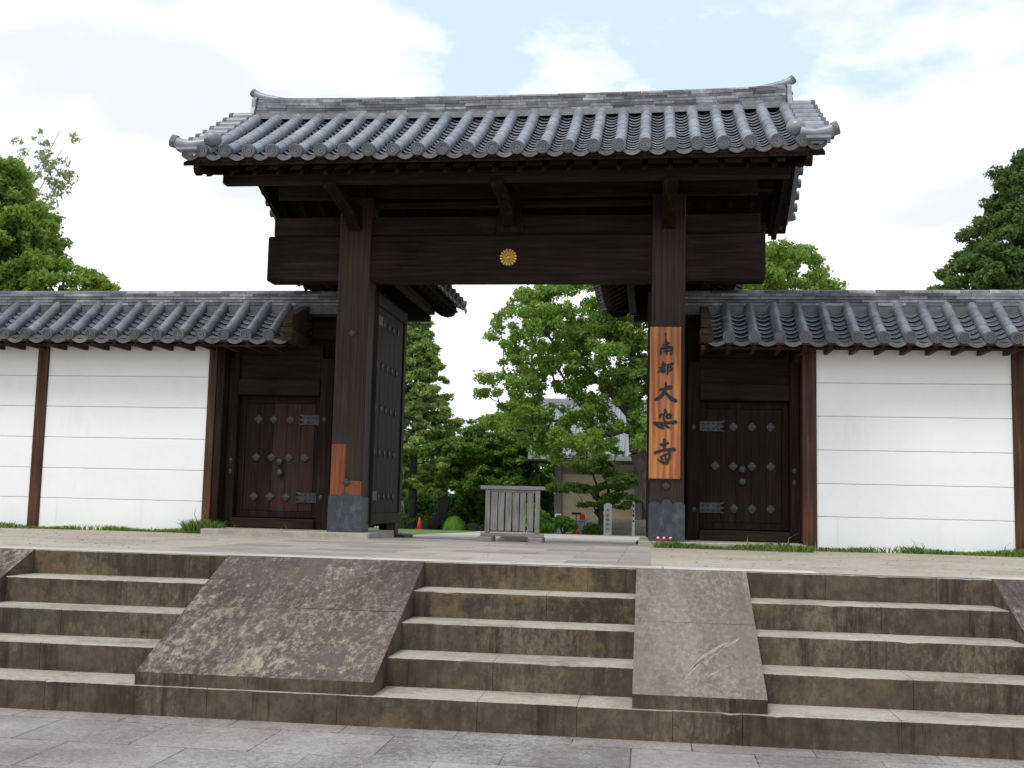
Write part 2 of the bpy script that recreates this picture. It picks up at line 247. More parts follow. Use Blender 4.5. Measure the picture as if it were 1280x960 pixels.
M['leaf_bush']=leafmat('clipped_bush_leaves',(.07,.16,.018),(.105,.225,.026),(.16,.30,.045),.3)
M['leaf_fresh']=leafmat('fresh_leaves',(.09,.2,.03),(.14,.3,.05),(.2,.38,.07),.4)
M['leaf_bamboo']=leafmat('bamboo_leaves',(.16,.2,.1),(.25,.3,.16),(.36,.4,.24),.5)
M['grass']=leafmat('grass_blades',(.08,.16,.03),(.13,.23,.045),(.24,.32,.09),.4)

# ------------------------------------------------------------------ helpers
def link(name,me,m,parent=None,smooth=False):
    if isinstance(m,(list,tuple)):
        for q in m: me.materials.append(q)
    else: me.materials.append(m)
    o=bpy.data.objects.new(name,me); C.objects.link(o)
    if parent is not None: o.parent=parent
    if smooth: me.shade_smooth()
    return o
def tag(o,label=None,cat=None,group=None,kind=None):
    for a,b in(('label',label),('category',cat),('group',group),('kind',kind)):
        if b: o[a]=b
    return o
def thing(name,label,cat,loc=(0,0,0),group=None):
    o=bpy.data.objects.new(name,None); C.objects.link(o); o.location=loc; return tag(o,label,cat,group)
def wloc(o):
    v=Vector((0,0,0))
    while o is not None: v=v+Vector(o.location); o=o.parent
    return v
class MB:
    def __init__(s,org=(0,0,0)): s.v=[];s.f=[];s.mi=[];s.org=Vector(org)
    def add(s,vs,fs,mi=0):
        n=len(s.v); s.v+=[tuple(Vector(p)-s.org) for p in vs]; s.f+=[tuple(i+n for i in f) for f in fs]; s.mi+=[mi]*len(fs)
    def box(s,x0,x1,y0,y1,z0,z1,mi=0,bev=0):
        if bev<=0:
            s.add([(x,y,z) for z in(z0,z1) for y in(y0,y1) for x in(x0,x1)],[(0,2,3,1),(4,5,7,6),(0,1,5,4),(2,6,7,3),(0,4,6,2),(1,3,7,5)],mi)
        else:
            b=min(bev,(x1-x0)*.45,(y1-y0)*.45,(z1-z0)*.45); V={};vs=[]
            for i,(X,sx) in enumerate(((x0,1),(x1,-1))):
                for j,(Y,sy) in enumerate(((y0,1),(y1,-1))):
                    for k,(Z,sz) in enumerate(((z0,1),(z1,-1))):
                        for a in range(3):
                            V[i,j,k,a]=len(vs); vs.append((X+(0 if a==0 else sx*b),Y+(0 if a==1 else sy*b),Z+(0 if a==2 else sz*b)))
            fs=[]
            def q(l): fs.append(l)
            for i in(0,1): l=[V[i,0,0,0],V[i,0,1,0],V[i,1,1,0],V[i,1,0,0]]; q(l if i==0 else l[::-1])
            for j in(0,1): l=[V[0,j,0,1],V[1,j,0,1],V[1,j,1,1],V[0,j,1,1]]; q(l if j==0 else l[::-1])
            for k in(0,1): l=[V[0,0,k,2],V[0,1,k,2],V[1,1,k,2],V[1,0,k,2]]; q(l if k==0 else l[::-1])
            for k in(0,1):
                for j in(0,1): q([V[0,j,k,1],V[1,j,k,1],V[1,j,k,2],V[0,j,k,2]])
                for i in(0,1): q([V[i,0,k,0],V[i,1,k,0],V[i,1,k,2],V[i,0,k,2]])
            for i in(0,1):
                for j in(0,1): q([V[i,j,0,0],V[i,j,1,0],V[i,j,1,1],V[i,j,0,1]])
            for i in(0,1):
                for j in(0,1):
                    for k in(0,1): q([V[i,j,k,0],V[i,j,k,1],V[i,j,k,2]])
            s.add(vs,fs,mi)
        return s
    def prism(s,pts,axis,a,b,mi=0):
        """2-D outline extruded along axis from a to b"""
        n=len(pts)
        def P(p,t): return {'x':(t,p[0],p[1]),'y':(p[0],t,p[1]),'z':(p[0],p[1],t)}[axis]
        s.add([P(p,a) for p in pts]+[P(p,b) for p in pts],[tuple(range(n))[::-1],tuple(range(n,2*n))]+[(i,(i+1)%n,(i+1)%n+n,i+n) for i in range(n)],mi); return s
    def tube(s,pts,rad,seg=8,mi=0,caps=True,hint=(0,0,1)):
        pts=[Vector(p) for p in pts]; n=len(pts); rad=rad if isinstance(rad,(list,tuple)) else [rad]*n
        vs=[];
        for i,p in enumerate(pts):
            d=(pts[min(i+1,n-1)]-pts[max(i-1,0)]).normalized(); h=Vector(hint)
            if abs(d.dot(h))>.95: h=Vector((1,0,0))
            a=d.cross(h).normalized(); b=a.cross(d)
            for k in range(seg): t=2*math.pi*k/seg; vs.append(p+(a*math.cos(t)+b*math.sin(t))*rad[i])
        fs=[(i*seg+k,i*seg+(k+1)%seg,(i+1)*seg+(k+1)%seg,(i+1)*seg+k) for i in range(n-1) for k in range(seg)]
        if caps: fs+=[tuple(range(seg))[::-1],tuple((n-1)*seg+k for k in range(seg))]
        s.add(vs,fs,mi); return s
    def ball(s,c,r,sx=1,sy=1,sz=1,u=12,v=8,mi=0):
        vs=[(c[0],c[1],c[2]+r*sz)]
        for j in range(1,v):
            ph=math.pi*j/v
            for i in range(u): t=2*math.pi*i/u; vs.append((c[0]+r*sx*math.sin(ph)*math.cos(t),c[1]+r*sy*math.sin(ph)*math.sin(t),c[2]+r*sz*math.cos(ph)))
        vs.append((c[0],c[1],c[2]-r*sz)); e=len(vs)-1
        fs=[(0,1+i,1+(i+1)%u) for i in range(u)]+[(1+(j-1)*u+i,1+j*u+i,1+j*u+(i+1)%u,1+(j-1)*u+(i+1)%u) for j in range(1,v-1) for i in range(u)]+[(e,1+(v-2)*u+(i+1)%u,1+(v-2)*u+i) for i in range(u)]
        s.add(vs,fs,mi); return s
    def build(s,name,m,parent=None,smooth=False,angle=None):
        me=bpy.data.meshes.new(name); me.from_pydata(s.v,[],s.f); me.polygons.foreach_set('material_index',s.mi); 
        bm=bmesh.new(); bm.from_mesh(me); bmesh.ops.recalc_face_normals(bm,faces=bm.faces)
        if angle: 
            for e in bm.edges:
                e.smooth = len(e.link_faces)==2 and e.calc_face_angle(0)<angle
            for f in bm.faces: f.smooth=True
        bm.to_mesh(me); bm.free(); me.update()
        o=link(name,me,m,parent,smooth)
        o.location=s.org-wloc(parent)
        return o

# ------------------------------------------------------------------ setting
def gz(y):
    if y<.5: return -.1*(y+6.47)/6.97
    if y<46: return -.1-.0278*(y-.5)
    return -1.365
def sheet(name,xs,ys,m,dz=0,zf=gz,kind='structure'):
    b=MB(); nx=len(xs)
    b.add([(x,y,zf(y)+dz) for y in ys for x in xs],[(j*nx+i,j*nx+i+1,(j+1)*nx+i+1,(j+1)*nx+i) for j in range(len(ys)-1) for i in range(nx-1)])
    return tag(b.build(name,m),kind=kind)
Y0,TR,RS=-6.465,.405,.204
FL=-5*RS   # road level
YB=Y0-4*TR
sheet('sand_ground',[-60,-20,0,20,60],[-6.05,-3,0,.5,20,46,60],M['sand'],0)
sheet('path',[-2.5,0,2.1],[-6.05,-3,0,.5,1.2,4,9],M['path'],.004)
sheet('edge_paving',[-60,-20,0,20,60],[Y0+.004,-6.05],M['edge'],.004)
sheet('gravel_court',[-9,-3,4,22],[9,20,30,36,40],M['gravel'],.006)
b=MB(); V=[]
for y,xr in((2.2,-2.62),(6,-2.62),(9,-3.2),(14,-3.6),(20,-4.1),(30,-5.2),(39,-6.4),(46,-7.0)): V+=[(-30,y,gz(y)+.014),(xr,y,gz(y)+.014)]
b.add(V,[(2*i,2*i+1,2*i+3,2*i+2) for i in range(7)]); tag(b.build('lawn',M['lawn']),kind='structure')
b=MB(); b.add([(-900,46,-1.37),(900,46,-1.37),(900,1500,-1.37),(-900,1500,-1.37)],[(0,1,2,3)]); b.add([(-900,-60,-1.40),(900,-60,-1.40),(900,46,-1.40),(-900,46,-1.40)],[(0,1,2,3)])
tag(b.build('far_ground',M['far']),kind='structure')
b=MB(); b.add([(-60,-60,FL),(60,-60,FL),(60,YB+.3,FL),(-60,YB+.3,FL)],[(0,1,2,3)]); tag(b.build('road',M['road']),kind='structure')
# terrace body (retaining) left and right of the stairs
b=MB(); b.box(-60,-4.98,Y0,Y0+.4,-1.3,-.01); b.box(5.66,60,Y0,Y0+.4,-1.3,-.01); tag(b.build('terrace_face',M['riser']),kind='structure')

# ------------------------------------------------------------------ stairs
stairs=thing('stone_stairs','broad stained stone stairs with sloping slabs, rising from road to gate','stairs',(1.1,YB,FL))
def chamfer_step(b,x0,x1,k,seams):
    yf=Y0-k*TR; z=-k*RS; xs=[x0]+[q for q in seams if x0+.1<q<x1-.1]+[x1]
    for a,c in zip(xs[:-1],xs[1:]):
        a2,c2=a+.0015,c-.0015
        zt=z+rng.uniform(-.001,.001); e=.005+rng.uniform(0,.002)
        dep=TR+.02 if k>0 else .30
        zb=z-RS+.001 if k<4 else z-RS-.1
        n=max(2,int((c2-a2)/.07)); xs_=[a2+(c2-a2)*i/n for i in range(n+1)]; V=[]
        for i,x in enumerate(xs_):
            q=e*rng.uniform(.75,1.25)+(rng.uniform(.003,.010) if rng.random()<.04 else 0)
            V+=[(x,yf,zb),(x,yf,zt-q),(x,yf+q*.35,zt-q*.3),(x,yf+q,zt),(x,yf+dep,zt)]
        fa=[];fb=[]
        for i in range(n):
            o=5*i; fa.append((o,o+5,o+6,o+1)); fb+=[(o+1,o+6,o+7,o+2),(o+2,o+7,o+8,o+3),(o+3,o+8,o+9,o+4)]
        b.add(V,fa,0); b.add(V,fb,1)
        for x in(a2,c2): b.add([(x,yf,zb),(x,yf,zt-e),(x,yf+e,zt),(x,yf+dep,zt),(x,yf+dep,zb)],[(0,1,2,3,4)],0)
bays=[(-3.26,-1.488),(.226,1.984),(2.862,4.75)]
for k in range(4):
    for (x0,x1) in bays:
        b=MB((stairs.location)); 
        if k==0:
            chamfer_step(b,x0,x1,0,[x0+rng.uniform(.5,.8),x1-rng.uniform(.3,.6)])
        else: chamfer_step(b,x0,x1,k,[x0+rng.uniform(.7,1.1)])
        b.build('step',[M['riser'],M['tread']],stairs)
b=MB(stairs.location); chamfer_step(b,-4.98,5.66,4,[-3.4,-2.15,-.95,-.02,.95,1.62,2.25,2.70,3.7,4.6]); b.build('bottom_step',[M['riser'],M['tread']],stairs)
def slab(x0,x1,m,name,joints,ang=True):
    xs=[x0]+joints+[x1]
    b=MB(stairs.location); ya,yb,za,zb=Y0-.002,YB+.006,.004,-4*RS+.09
    for a,c in zip(xs[:-1],xs[1:]):
        for (t0,t1) in((0,.47),(.47,1)):
            g=.0025; A=a+(g if a!=x0 else 0); Cc=c-(g if c!=x1 else 0)
            u0=t0+(.002 if t0 else 0); u1=t1-(.002 if t1<1 else 0)
            y0_,z0_=ya+(yb-ya)*u0,za+(zb-za)*u0; y1_,z1_=ya+(yb-ya)*u1,za+(zb-za)*u1
            dz=rng.uniform(-.002,.002)
            b.add([(A,y0_,z0_+dz),(Cc,y0_,z0_+dz),(Cc,y1_,z1_+dz),(A,y1_,z1_+dz)],[(0,3,2,1)],0)
    e=.003
    b.add([(x0+e,ya,za-.004),(x1-e,ya,za-.004),(x1-e,yb,zb-.004),(x0+e,yb,zb-.004)],[(0,3,2,1)],1)
    for x in(x0,x1): b.add([(x,ya+.0,za),(x,yb,zb),(x,yb,zb-.092),(x,ya,za-.9)],[(0,1,2,3)],1)
    b.add([(x0,yb,zb),(x1,yb,zb),(x1,yb,zb-.092),(x0,yb,zb-.092)],[(0,3,2,1)],1)
    return b.build(name,[m,M['riser']],stairs)
slab(-4.98,-3.26,M['ramp'],'sloping_slab',[-4.1])
slab(-1.488,.226,M['ramp'],'sloping_slab',[-.60])['label']='wide purple brown sloping slab with pale lichen'
slab(1.984,2.862,M['ramp2'],'sloping_slab',[])['label']='narrow paler sloping slab with a white scrape'
slab(4.75,5.66,M['ramp'],'sloping_slab',[])
# white scrape mark on the narrow slab: thin chipped streak
sc=mat('scrape_stone',[(.35,(.19,.165,.13)),(.65,(.35,.31,.24))],14,rough=.95)
def on_slab(x,t): return (x,Y0-.002+(YB+.006-Y0+.002)*t,.004+(-4*RS+.09-.004)*t+.0035)
b=MB(stairs.location)
for (xa_,ta,xb_,tb,wd) in((2.30,.92,2.52,.70,.022),(2.34,.84,2.66,.60,.030),(2.55,.70,2.74,.565,.018),(2.48,.78,2.60,.66,.012),(2.42,.93,2.62,.78,.006)):
    n=9; up=[];dn=[]
    for i in range(n+1):
        q=i/n; w_=wd*math.sin(math.pi*q)**.7*rng.uniform(.6,1.2)+.001; x=xa_+(xb_-xa_)*q; t=ta+(tb-ta)*q+.012*math.sin(q*5+xa_*9)
        up.append(on_slab(x-w_*.5,t-w_*.35)); dn.append(on_slab(x+w_*.5,t+w_*.35))
    V=up+dn; b.add(V,[(i,i+1,n+2+i,n+1+i) for i in range(n)])
b.build('scrape_mark',sc,stairs)

# ------------------------------------------------------------------ roof tiles
def disc_end(b,c,n,r,mi=1,seg=18):
    """round eave-tile face with rim, ring and boss, facing n"""
    n=Vector(n).normalized(); c=Vector(c); h=Vector((0,0,1)); a=n.cross(h).normalized(); u=a.cross(n)
    prof=[(1.0,-.07),(1.0,0.0),(.80,.004),(.76,-.012),(.58,-.012),(.55,0),(.45,0),(.42,-.012),(.22,-.012),(.18,.002)]
    vs=[];
    for (q,d) in prof:
        for k in range(seg): t=2*math.pi*k/seg; vs.append(c+n*d*(r/.085)+(a*math.cos(t)+u*math.sin(t))*r*q)
    fs=[(i*seg+k,i*seg+(k+1)%seg,(i+1)*seg+(k+1)%seg,(i+1)*seg+k) for i in range(len(prof)-1) for k in range(seg)]
    fs.append(tuple((len(prof)-1)*seg+k for k in range(seg)))
    b.add(vs,fs,mi)
def tile_slope(b,frame,n,pitch,Ls,H,r=.075,course=.155,sag=None,first=True,last=True,curve=.12,seglen=.3,skip_front=False):
    """frame(u,s,h)->world: u along the eave, s horizontal distance up the slope, h height.  columns at u=0..(n-1)*pitch"""
    prof=lambda s:H*((1-curve)*(s/Ls)+curve*(s/Ls)**2)
    slope_len=math.hypot(Ls,H)
    for i in range(n):
        u=i*pitch; ns=max(3,int(round(slope_len/seglen)))
        for k in range(ns):
            s0,s1=Ls*k/ns,Ls*(k+1)/ns
            if k==0 and not skip_front: s0=-.0
            r0,r1=r*1.03,r*.985; vs=[]; seg=8; j=rng.uniform(-.003,.003)
            for (s,rr,) in((s0,r0),(s1+.012,r1)):
                h=prof(s)
                th=math.atan2(prof(s+.01)-prof(s-.01),.02)
                for q in range(seg+1):
                    t=-.35+(math.pi+.7)*q/seg
                    # radial in the plane perpendicular to the slope
                    vs.append(frame(u+j+rr*math.cos(t), s-rr*math.sin(t)*math.sin(th), h+rr*math.sin(t)*math.cos(th)))
            # front lip
            b.add(vs,[(q,q+1,seg+2+q,seg+1+q) for q in range(seg)],0)
            rr=r0*.8; h=prof(s0); th=math.atan2(prof(s0+.01)-prof(s0-.01),.02)
            vs=[]
            for rad in(r0,r0*.82):
                for q in range(seg+1):
                    t=-.35+(math.pi+.7)*q/seg
                    vs.append(frame(u+j+rad*math.cos(t), s0-rad*math.sin(t)*math.sin(th), h+rad*math.sin(t)*math.cos(th)))
            b.add(vs,[(q,q+1,seg+2+q,seg+1+q) for q in range(seg)],0)
        c=frame(u,-.03,prof(0)-.005); c2=frame(u,-.13,prof(0)-.03); disc_end(b,c2,Vector(c2)-Vector(c),r*1.13)
        b.tube([c,c2+ (Vector(c)-Vector(c2))*.1],[r*1.06,r*1.1],12,0)
    # pan tiles between columns (concave)
    nc=int(slope_len/course); cols=range(-1 if first else 0, n if last else n-1)
    for i in cols:
        for k in range(nc+1):
            s0=Ls*k/nc-(.10 if k==0 else 0); s1=min(Ls,Ls*(k+1)/nc)+.02
            if k>=nc: break
            vs=[];seg=8
            u0,u1=i*pitch+r*.55,(i+1)*pitch-r*.55; dep=.060
            lift=.044; jt=rng.uniform(-.003,.003)
            for (s,dz) in((s0,lift),(s1,.0),(s0,lift-(.017 if k else .058))):
                h=prof(max(s,0)) + (s*H/Ls*.6 if s<0 else 0)
                for q in range(seg+1):
                    t=q/seg; u=u0+(u1-u0)*t
                    vs.append(frame(u,s,h-.048-dep*(1-(2*t-1)**2)*1.0+dz+jt))
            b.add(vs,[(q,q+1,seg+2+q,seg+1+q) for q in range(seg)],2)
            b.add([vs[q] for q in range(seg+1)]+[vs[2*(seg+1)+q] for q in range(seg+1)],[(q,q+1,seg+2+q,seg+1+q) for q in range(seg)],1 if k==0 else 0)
def soffit(b,frame,u0,u1,s0,Ls,H,off,th,curve=.12,mi=0):
    prof=lambda s:H*((1-curve)*(s/Ls)+curve*(s/Ls)**2)
    n=6; vs=[]
    for i in range(n+1):
        s=s0+(Ls-s0)*i/n; h=prof(max(s,0))-off+(s*H/Ls if s<0 else 0)
        vs+= [frame(u0,s,h),frame(u1,s,h),frame(u0,s,h-th),frame(u1,s,h-th)]
    fs=[]
    for i in range(n):
        a=4*i; fs+=[(a,a+1,a+5,a+4),(a+2,a+6,a+7,a+3),(a,a+4,a+6,a+2),(a+1,a+3,a+7,a+5)]
    fs+=[(0,2,3,1),(4*n,4*n+1,4*n+3,4*n+2)]
    b.add(vs,fs,mi)
def ridge_stack(b,x0,x1,yc,z0,layers,hh,w0,sag,m=0,L_=.31,along='x'):
    """courses of flat ridge tiles with staggered joints, round cap on top"""
    def P(u,v,z): return (u,yc+v,z+sag(u)) if along=='x' else (yc+v,u,z+sag(u))
    for k in range(layers):
        z=z0+k*hh; wd=w0-(.018*k); off=rng.uniform(0,L_)
        u=x0-off
        while u<x1:
            a,c=max(u,x0),min(u+L_-.004,x1); u+=L_*rng.choice([.8,1,1,1.25]) if False else L_
            if c-a<.02: continue
            dw=rng.uniform(-.006,.006)
            zt=z+hh-.012
            for sgn in(-1,1):
                y0_,y1_=sgn*(wd+dw),0
                vs=[P(a,y0_,z),P(c,y0_,z),P(c,y0_,zt),P(a,y0_,zt),P(c,y1_,zt+.01),P(a,y1_,zt+.01),P(a,y1_,z),P(c,y1_,z)]
                b.add(vs,[(0,1,2,3),(3,2,4,5),(0,3,5,6),(1,7,4,2),(0,6,7,1)],m)
    z=z0+layers*hh; r=w0-.018*layers+.015; u=x0
    while u<x1:
        c=min(u+L_*.98,x1); vs=[];seg=8
        for (uu,rr) in((u,r*1.03),(c,r*.98)):
            for q in range(seg+1): t=math.pi*q/seg; vs.append(P(uu,rr*math.cos(t),z-.01+rr*.62*math.sin(t)))
        b.add(vs,[(q,q+1,seg+2+q,seg+1+q) for q in range(seg)]+[tuple(range(seg+1)),tuple(range(seg+1,2*seg+2))],m); u+=L_

# ------------------------------------------------------------------ the gate
gate=thing('temple_gate','large dark timber temple gate with grey tiled gable roof and open doors','gate',(0,.2,0))
G=gate
YC=.2; PZ=-.006
# pillars
for sx in(-1,1):
    x0,x1=(2.08,2.56) if sx>0 else (-2.56,-2.08)
    p=MB((x0+.24,.21,0)); p.box(x0,x1,0,.42,PZ,4.98,bev=.012)
    # long drying cracks
    pil=p.build('pillar',M['pillar'],G)
    s=MB((x0+.24,.21,0)); pts=[(x0-.012,PZ)]
    n=3; top=.50
    pts=[(x1+.012,PZ)]
    # lobed upper edge
    edge=[]
    for i in range(25):
        t=i/24; ph=(t*3)%1.0 if t<1 else 1
        z=top+.075*abs(math.sin(math.pi*((t*3)%1.0)))**.55*(1 if 8<=i<=16 else .55)
        edge.append((x0-.012+(x1-x0+.024)*t,z))
    outline=[(x1+.012,PZ),]+edge[::-1]+[(x0-.012,PZ)]
    s.prism(outline[::-1],'y',-.012,-.001)
    s.box(x0-.012,x0-.001,-.001,.43,PZ,top); s.box(x1+.001,x1+.012,-.001,.43,PZ,top)
    for q in range(5):   # nail heads
        for zz in(.06,.42): s.ball((x0+.05+(x1-x0-.1)*q/4,-.012,zz),.007,u=6,v=4)
    sh=s.build('metal_shoe',M['metal'],pil)
    def diamond(b,x,y,z,r,ax='y',d=1):
        pts=[(0,r),(r*.34,r*.34),(r,0),(r*.34,-r*.34),(0,-r),(-r*.34,-r*.34),(-r,0),(-r*.34,r*.34)]
        pts=[(0,r),(r*.40,r*.66),(r*.66,r*.40),(r,0),(r*.66,-r*.40),(r*.40,-r*.66),(0,-r),(-r*.40,-r*.66),(-r*.66,-r*.40),(-r,0),(-r*.66,r*.40),(-r*.40,r*.66)]
        n=len(pts); th=.014*d
        if ax=='y':
            vs=[(x+p,y,z+q) for p,q in pts]+[(x+p*.9,y-th,z+q*.9) for p,q in pts]+[(x,y-th*1.9,z)]
        else: vs=[(x,y+p,z+q) for p,q in pts]+[(x+th,y+p*.9,z+q*.9) for p,q in pts]+[(x+th*1.9,y,z)]
        b.add(vs,[(i,(i+1)%n,(i+1)%n+n,i+n) for i in range(n)]+[(i+n,(i+1)%n+n,2*n) for i in range(n)])
    for (dx,dz) in(((-.0,2.92),(-.0,.71)) if sx<0 else ((0,.76),)):
        d_=MB((x0+.24,0,dz)); diamond(d_,x0+.24+(.01 if sx<0 else -.01),-.001,dz,.062); d_.build('diamond_stud',M['stud'],pil)
    if sx<0:
        a=MB((x0,0,.6)); a.box(x0+.008,x0+.225,-.006,.01,.44,1.27,bev=.003); 
        e=a.build('repair_patch',M['patch'],pil); e['label']='tall orange replacement wood let into the pillar'
        a=MB((x0,0,.6)); a.box(x0+.235,x1-.006,-.005,.01,.44,.735,bev=.003); a.build('repair_patch',M['patch'],pil)
# crossbeam
b=MB((0,.2,3.7)); b.box(-3.69,3.69,.045,.375,3.71,4.40,bev=.022); beam=b.build('crossbeam',M['wx'],G)
# emblem: sixteen-petalled gold disc
e=MB((-.01,.02,4.055)); cx0,cz0,rr=-.01,4.055,.128
for i in range(16):
    t=2*math.pi*(i+.5)/16
    for (ri,ro,wd,y) in((.03,rr,.0215,.018),):
        pts=[]; 
        for q in range(9):
            a=-math.pi/2+math.pi*q/8; pts.append((ro-wd+wd*math.cos(a),wd*math.sin(a)))
        pts=[(ri,-.006)]+pts+[(ri,.006)]
        P2=lambda p,y:(cx0+p[0]*math.cos(t)-p[1]*math.sin(t),y,cz0+p[0]*math.sin(t)+p[1]*math.cos(t))
        n=len(pts); vs=[P2(p,.046) for p in pts]+[P2((p[0]*.97+.002,p[1]*.72),.018) for p in pts]+[P2((.08,0),.004)]
        e.add(vs,[(k,(k+1)%n,(k+1)%n+n,k+n) for k in range(n)]+[(k+n,(k+1)%n+n,2*n) for k in range(n)])
e.ball((cx0,.022,cz0),.027,1,.5,1,u=12,v=6)
e.tube([(cx0,.046,cz0),(cx0,.036,cz0)],.118,24,mi=1)
o=e.build('flower_emblem',[M['gold'],M['golddark']],beam); 
# upper structure under the roof
b=MB((0,.2,4.7)); b.box(-3.62,3.62,.10,.32,4.41,4.70,bev=.012); b.build('tie_beam',M['wx'],G)
b=MB((0,.2,4.9)); b.box(-2.08,2.08,.14,.27,4.86,4.93,bev=.008); b.build('thin_rail',M['wx'],G)
for x in(-2.32,0,2.32):
    for q in((x,),):
        b=MB((x,.2,4.6)); w2=.095 if x else .085
        # arm that projects front and back to carry the eave purlins
        pr=[(-1.42,4.80),(-1.42,4.77),(-1.34,4.73),(-.95,4.69),(-.5,4.63),(-.2,4.52),(.0,4.45),(.4,4.45),(.6,4.50),(1.3,4.60),(1.78,4.64),(1.9,4.75),(1.9,4.80)]
        if x==0: pr=[(y,z+.05 if z<4.7 else z) for y,z in pr]
        b.prism(pr,'x',x-w2,x+w2); b.build('bracket_arm',M['wy'],G)
b=MB((0,.1,4.4)); b.prism([(-.20,4.43),(.20,4.43),(.20,4.60),(.155,4.75),(.155,5.03),(-.155,5.03),(-.155,4.75),(-.20,4.60)],'y',.0,.09); b.build('king_strut',M['wz'],G)
for (yy,z,h,xl) in((-1.30,4.81,.13,3.86),(1.70,4.81,.13,3.86),(.2,5.72,.22,3.95),(-.55,5.28,.14,3.9),(.95,5.28,.14,3.9)):
    b=MB((0,yy,z)); b.box(-xl,xl,yy-.08,yy+.08,z-.01,z+h,bev=.01); b.build('purlin',M['wx'],G)
for x in(-2.32,0,2.32): b=MB((x,.2,5)); b.box(x-.11,x+.11,.09,.31,4.86,5.75); b.build('short_post',M['wz'],G)

SAG=lambda x: .038*(x/4.0)**2+.02*max(0,abs(x)-3.2)
roof=MB((0,.2,5.1)); NC=25; PI_=.3300; LS,HR=1.98,1.20
def fF(u,s,h): x=u-12*PI_; return Vector((x,-1.78+s,5.105+h+SAG(x)*.55))
def fB(u,s,h): x=u-12*PI_; return Vector((x,2.18-s,5.105+h+SAG(x)*.55))
tile_slope(roof,fF,NC,PI_,LS,HR,r=.079)
tile_slope(roof,fB,NC,PI_,LS,HR,r=.079,course=.3)
# verge tiles: short barrels pointing out over the gable
prof=lambda s:HR*(.88*(s/LS)+.12*(s/LS)**2)
for fr,yd in((fF,-1),(fB,1)):
    for sg in(-1,1):
        for k in range(1,9):
            s=LS*k/8.6-.03; u=12*PI_+sg*(12*PI_+.05); base=fr(u,s,prof(s)+.045)
            tip=base+Vector((sg*.36,0,-.005))
            roof.tube([base,tip],[.066,.070],10); disc_end(roof,tip+Vector((sg*.01,0,0)),(sg,0,0),.074,seg=12)
            # flat verge tile below
            a=fr(u,s-.125,prof(s-.125)-.02); c=fr(u,s+.10,prof(s+.10)-.02)
            roof.add([a,a+Vector((sg*.31,0,0)),c+Vector((sg*.31,0,.012)),c+Vector((0,0,.012)),a-Vector((0,0,.04)),a+Vector((sg*.31,0,-.04)),c+Vector((sg*.31,0,-.03)),c-Vector((0,0,.03))],[(0,1,2,3),(0,4,5,1),(1,5,6,2),(4,7,6,5)])
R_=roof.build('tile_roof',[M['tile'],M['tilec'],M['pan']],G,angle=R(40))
for yd in(-1,1):
    for sg in(-1,1):
        b=MB((sg*4,YC,5.2)); y=YC+yd*2.09; z=5.17
        b.tube([(sg*3.93,y-yd*.03,z+.05),(sg*4.1,y,z+.015),(sg*4.25,y+yd*.02,z+.03),(sg*4.36,y+yd*.03,z+.07)],[.066,.068,.074,.083],12)
        disc_end(b,Vector((sg*4.375,y+yd*.03,z+.078)),(sg,yd*.1,.35),.087)
        b.box(min(sg*3.98,sg*4.28),max(sg*3.98,sg*4.28),min(y-yd*.03,y+yd*.11),max(y-yd*.03,y+yd*.11),z-.075,z-.04)
        o=b.build('corner_tile',[M['tile'],M['tilec']],R_,angle=R(40))
        b=MB((sg*3.9,YC,5.3)); b.ball((sg*3.885,YC+yd*1.93,5.325),.125,1,1,.86,u=18,v=10); b.build('ball_cap_tile',M['tile'],R_,smooth=True)
# ridge
b=MB((0,.2,6.3)); ZR=6.28
ridge_stack(b,-3.98,3.98,YC,ZR,5,.052,.155,SAG)
# half-round filler tiles under the ridge between barrels
NX=24
for sg in(-1,1):
    V=[];
    for i in range(NX+1):
        x=-3.97+7.94*i/NX; V+=[(x,YC+sg*.165,ZR+.004+SAG(x)),(x,YC+sg*.20,ZR-.10+SAG(x)),(x,YC,ZR+.03+SAG(x))]
    b.add(V,[(3*i,3*i+3,3*i+4,3*i+1) for i in range(NX)]+[(3*i+2,3*i+5,3*i+3,3*i) for i in range(NX)],1)
RG=b.build('ridge',[M['ridge'],M['tilec']],R_)
for sg in(-1,1):
    b=MB((sg*4,.2,6.4)); x=sg*4.0; z=6.33+SAG(4)
    pts=[(YC-.24,z-.20),(YC-.21,z-.08),(YC-.15,z+.05),(YC-.14,z+.17),(YC-.09,z+.23),(YC+.09,z+.23),(YC+.14,z+.17),(YC+.15,z+.05),(YC+.21,z-.08),(YC+.24,z-.20)]
    b.prism(pts,'x',min(x,x+sg*.06),max(x,x+sg*.06)); b.ball((x+sg*.06,YC,z+.02),.07,.6,1,1); b.ball((x+sg*.07,YC,z+.12),.035,1,1,1)
    b.build('ridge_end_tile',M['tile'],R_)
    b=MB((sg*4,.2,6.6)); zt=z+.235
    b.tube([(sg*3.55,YC,zt-.045),(sg*3.75,YC,zt-.02),(sg*3.93,YC,zt+.02),(sg*4.03,YC,zt+.055),(sg*4.10,YC,zt+.10)],[.045,.058,.062,.062,.064],12)
    disc_end(b,Vector((sg*4.108,YC,zt+.108)),(sg*.75,0,.6),.064,seg=14); b.build('horn_tile',[M['tile'],M['tilec']],R_,angle=R(40))
